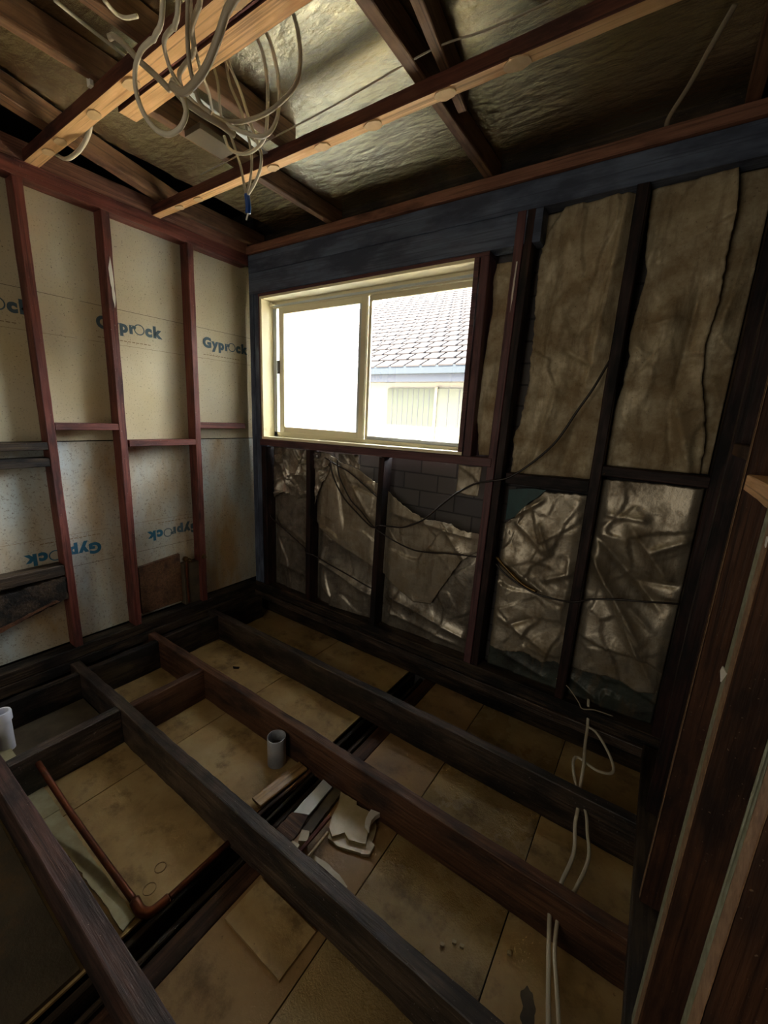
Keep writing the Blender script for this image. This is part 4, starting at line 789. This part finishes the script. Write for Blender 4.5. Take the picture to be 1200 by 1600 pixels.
cab([(425, 60), (425, 250), (440, 400), (470, 520), (500, 610), (560, 660)], (-1.38, -1.34), 0.006, M_CABLEG, 'grey cable dropping straight into the bundle')
cab([(480, 60), (445, 180), (460, 300), (400, 390), (375, 440), (390, 510), (450, 590), (560, 670), (700, 715), (850, 680), (970, 600), (1060, 490), (1085, 350), (1070, 180), (1040, 70)], (-1.38, -1.04), 0.0065, M_CABLEG, 'largest cable loop, swinging out to the right of the bundle', flat=1.2, ext=(1, 1))
cab([(335, 165), (292, 220), (290, 290), (330, 420), (400, 530), (500, 640), (620, 710), (740, 770), (860, 800), (930, 740), (960, 620), (955, 450), (920, 280), (880, 180)], (-1.40, -1.04), 0.006, M_CABLE, 'pale cable loop just inside the largest loop', flat=1.2, ext=(1, 1))
cab([(830, 220), (870, 330), (892, 500), (890, 700), (870, 820), (800, 890), (730, 900), (670, 870), (640, 800)], (-1.08, -1.04), 0.0055, M_CABLE, 'low shallow cable loop above the blue taped ends', flat=1.2)
cab([(575, 385), (600, 480), (612, 600), (625, 690), (670, 780), (705, 880), (735, 975), (755, 1080), (765, 1140)], (-1.07, -1.02), 0.005, M_CABLEG, 'left one of the three cables hanging to the blue tape', flat=1.3)
cab([(650, 370), (675, 500), (735, 640), (770, 760), (795, 880), (800, 975), (790, 1060), (770, 1140)], (-1.07, -1.02), 0.005, M_CABLEG, 'middle one of the three cables hanging to the blue tape', flat=1.3)
cab([(665, 370), (735, 540), (785, 700), (830, 830), (855, 900), (850, 990), (815, 1080), (775, 1145)], (-1.07, -1.02), 0.005, M_CABLE, 'right one of the three cables hanging to the blue tape', flat=1.3)
tp = cab([(772, 1140), (777, 1180), (780, 1215), (778, 1250)], -1.02, 0.011, M_BLUE, 'blue tape wrapped round the ends of the hanging cables', name='blue_tape_wrap', cat='tape', ext=(0, 0))
cab([(780, 1246), (772, 1272), (768, 1290)], -1.02, 0.003, M_WHITE, None, parent=tp, name='bare_wire_end', cat=None, ext=(0, 0))
cab([(515, 450), (550, 550), (570, 650), (600, 700)], (-1.25, -1.12), 0.005, M_CABLEG, 'short grey cable crossing behind the bundle')
cab([(330, 500), (420, 600), (520, 670), (620, 730), (700, 790)], (-1.36, -1.2), 0.011, M_CABLEG, 'thick twisted middle of the cable bundle', flat=1.0, ext=(0, 0))
cab([(565, 780), (555, 830), (530, 890), (490, 945), (440, 985), (400, 992), (350, 965)], -1.17, 0.0085, M_CABLE, 'short pale cable bend under the joist end above the left wall', org=(0, 0), s=4.0, ext=(0, 0), flat=1.3)
cab([(340, 0), (500, 130), (640, 240), (830, 385)], -9, 0.006, M_CABLE, 'straight pale cable clipped along the dark rafter at top left', org=(0, 0), s=4.0, ext=(0, 0), zmax=2.66)
cab([(650, 0), (700, 60), (740, 95), (790, 112), (860, 100)], -9, 0.006, M_CABLE, 'pale cable curling down at the top left', org=(0, 0), s=4.0, ext=(0, 0), zmax=2.60)
cab([(680, 235), (720, 230), (800, 300), (860, 370), (960, 460), (1060, 560)], (-1.40, -1.36), 0.009, M_CABLEG, 'thick grey conduit meeting the cable bundle from the left', org=(0, 0), s=4.0, ext=(0, 0), flat=1.0)
tube('straight_wire', [(0.55, -0.70, 2.625), (1.36, -0.715, 2.627), (1.85, -0.74, 2.63), (2.10, -0.71, 2.632), (2.8, -0.71, 2.632)], 0.0028, M_CABLEG, 'thin straight wire strung above the ceiling joist nearest the window', 'wire')
boxm('cable_end_clip', 0.735, 0.760, -1.262, -1.250, 2.606, 2.632, M_WHITE, None, 'small white clip at the joist edge at top left', 'clip')
beam('lit_foil_strip', (1.03, -1.10, 2.616), (0.985, -0.665, 2.616), 0.028, 0.003, M_ALUG, 'pale strip standing for lit foil beside the hanging cables', 'foil stand-in strip', jit=0.0002)  # pale strip stands in for lit foil between the two rafters
tube('twin_cable', [(2.625, -0.36, 2.690), (2.58, -0.24, 2.685), (2.53, -0.12, 2.665), (2.48, -0.03, 2.640), (2.470, 0.02, 2.626)], 0.004, M_CABLEG, 'flat grey cable dropping behind the top plate at upper right', 'cable', flat=2.2)

# ------------------------------------------------------------------ outside: the neighbouring house
boxm('ground', -30, 25, 0.3, 40, -1.2, -1.0, plain('pale_concrete_ground', srgb(205, 196, 176), 0.9), kind='structure', bev=0)
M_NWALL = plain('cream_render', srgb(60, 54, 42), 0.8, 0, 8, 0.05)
M_NROOF = plain('grey_roof_tile', srgb(28, 26, 27), 0.9, 0, 8, 0.1, srgb(31, 29, 30), spec=0.05)
M_NGUT = plain('blue_grey_gutter', srgb(22, 26, 31), 0.7, spec=0.05); M_NFAS = plain('grey_fascia', srgb(36, 38, 43), 0.8, spec=0.1); M_NSOF = plain('eave_lining', srgb(40, 40, 42), 0.7, spec=0.1)
M_NSHUT = plain('greenish_shutter', srgb(42, 44, 37), 0.8, spec=0.1); M_NSHUT2 = plain('pale_shutter', srgb(50, 51, 44), 0.8, spec=0.1); M_NSCR = plain('screen_mesh', srgb(34, 38, 42), 0.8, spec=0.1)
nb = empty('neighbour_house', (-2.5, 4.5, -1.0), 'neighbouring house with grey tiled roof and blue-grey gutter, seen through the window', 'house')
boxm('house_wall', -12.0, 6.0, 4.5, 4.7, -1.0, 2.18, M_NWALL, nb, bev=0)
boxm('gutter', -12.4, 6.4, 4.0, 4.10, 2.215, 2.345, M_NGUT, nb, bev=0.01)
boxm('fascia', -12.4, 6.4, 4.10, 4.14, 2.10, 2.34, M_NFAS, nb, bev=0)
boxm('eave_lining', -12.4, 6.4, 4.14, 4.5, 2.12, 2.15, M_NSOF, nb, bev=0)
def tiles():
    t = math.tan(math.radians(25)); row = 0.36; w = 0.30; V = []; F = []
    nrow = int(7.2/(row*math.cos(math.radians(25))))
    ch, sh = math.cos(math.radians(25)), math.sin(math.radians(25))
    for r in range(nrow):
        y0 = 3.99+r*row*ch; z0 = 2.34+r*row*sh; y1 = y0+row*ch*0.86; z1 = z0+row*sh*0.86
        xl = -12.4+(y0-4)*1.0
        n = int((6.4-xl)/w)+1; off = 0.5*w*(r % 2)
        for i in range(n):
            a = 6.4-(i+1)*w-off; b = a+w*0.83
            if b < xl: continue
            k = len(V); th = 0.012; u0 = th*ch; uy = -th*sh
            V += [(a, y0+uy, z0+u0), (b, y0+uy, z0+u0), (b, y1, z1), (a, y1, z1), (a, y0, z0-0.01), (b, y0, z0-0.01), (b, y1, z1-0.03), (a, y1, z1-0.03)]
            F += [(k, k+1, k+2, k+3), (k+4, k+5, k+1, k), (k+1, k+5, k+6, k+2), (k+4, k, k+3, k+7)]
    me = bpy.data.meshes.new('roof'); me.from_pydata([(x+2.5, y-4.5, z+1.0) for x, y, z in V], [], F); me.update()
    o = link('roof_tiles', me, M_NROOF, nb, Matrix.Translation(nb.location))
tiles()
bm = bmesh.new()
for p in ((-12.4, 4.0, 2.31), (6.4, 4.0, 2.31), (6.4, 11.1, 5.62), (-5.3, 11.1, 5.62)): bm.verts.new(Vector(p)-nb.location)
bm.faces.new(bm.verts); bmesh.ops.solidify(bm, geom=bm.faces[:], thickness=0.05)
me = bpy.data.meshes.new('roof_batten_board'); bm.to_mesh(me); bm.free(); link('roof_underlay', me, plain('dark_underlay', srgb(10, 9, 10), 0.95, spec=0.0), nb, Matrix.Translation(nb.location))
def ribs(x0, x1, z0, z1, mat, n, nm):
    o = boxm(nm, x0, x1, 4.47, 4.50, z0, z1, mat, nb, bev=0)
    for i in range(1, n):
        x = x0+(x1-x0)*i/n; boxm('shutter_groove', x-0.008, x+0.008, 4.466, 4.472, z0+0.01, z1-0.01, M_NSOF, o, bev=0)
    return o
ribs(-1.76, -0.77, 0.9, 2.02, M_NSHUT, 9, 'shutter'); ribs(-0.72, 0.3, 0.9, 2.02, M_NSHUT2, 5, 'shutter')
boxm('window_trim', -0.77, -0.72, 4.45, 4.50, 0.9, 2.04, M_NWALL, nb, bev=0)
sc_ = boxm('screen_door', -3.31, -2.47, 4.47, 4.50, 0.1, 2.0, M_NSCR, nb, bev=0)

# ------------------------------------------------------------------ groups of repeats
for o in COL.objects:
    if o.parent is not None or 'label' not in o.keys(): continue
    p = o.matrix_world.translation; n = o.name.split('.')[0]
    wall = 'left wall' if p.x < -0.02 else ('right wall' if p.x > 2.84 and p.y < -0.1 else 'window wall')
    g = {'wall_stud': 'studs of the '+wall, 'nogging': 'noggings of the '+wall, 'top_plate': 'top plates of the '+wall, 'bottom_plate': 'bottom plates of the '+wall,
         'floor_joist': 'floor joists', 'trimmer': 'short trimmers between the floor joists', 'ceiling_joist': 'ceiling joists', 'rafter': 'rafters under the roof foil',
         'foil_sheet': 'foil sheets on the window wall', 'ceiling_sheet': 'brown sheets below the floor joists', 'hanging_cable': 'cables hanging from the roof',
         'dark_cable': 'dark cables on the window wall', 'white_cable': 'white cables through the floor joists', 'plasterboard_sheet': 'plasterboard sheets behind the left wall',
         'plaster_fragment': 'broken plaster between the floor joists', 'plaster_crumb': 'plaster crumbs on the floor sheets', 'timber_offcut': 'offcuts by the floor slot',
         'tap_fitting': 'tap fittings low on the left wall', 'bearer': 'timbers of the floor slot', 'corner_stud': 'corner studs of the window wall', 'lintel': 'lintel timbers above the window',
         'paper_flake': 'white flakes on the right wall stud', 'water_ring': 'round marks by the pipe elbow', 'pale_board_strip': 'pale strips at the left edge', 'pipe_stub': 'plastic pipe stubs'}.get(n)
    if g: o['group'] = g
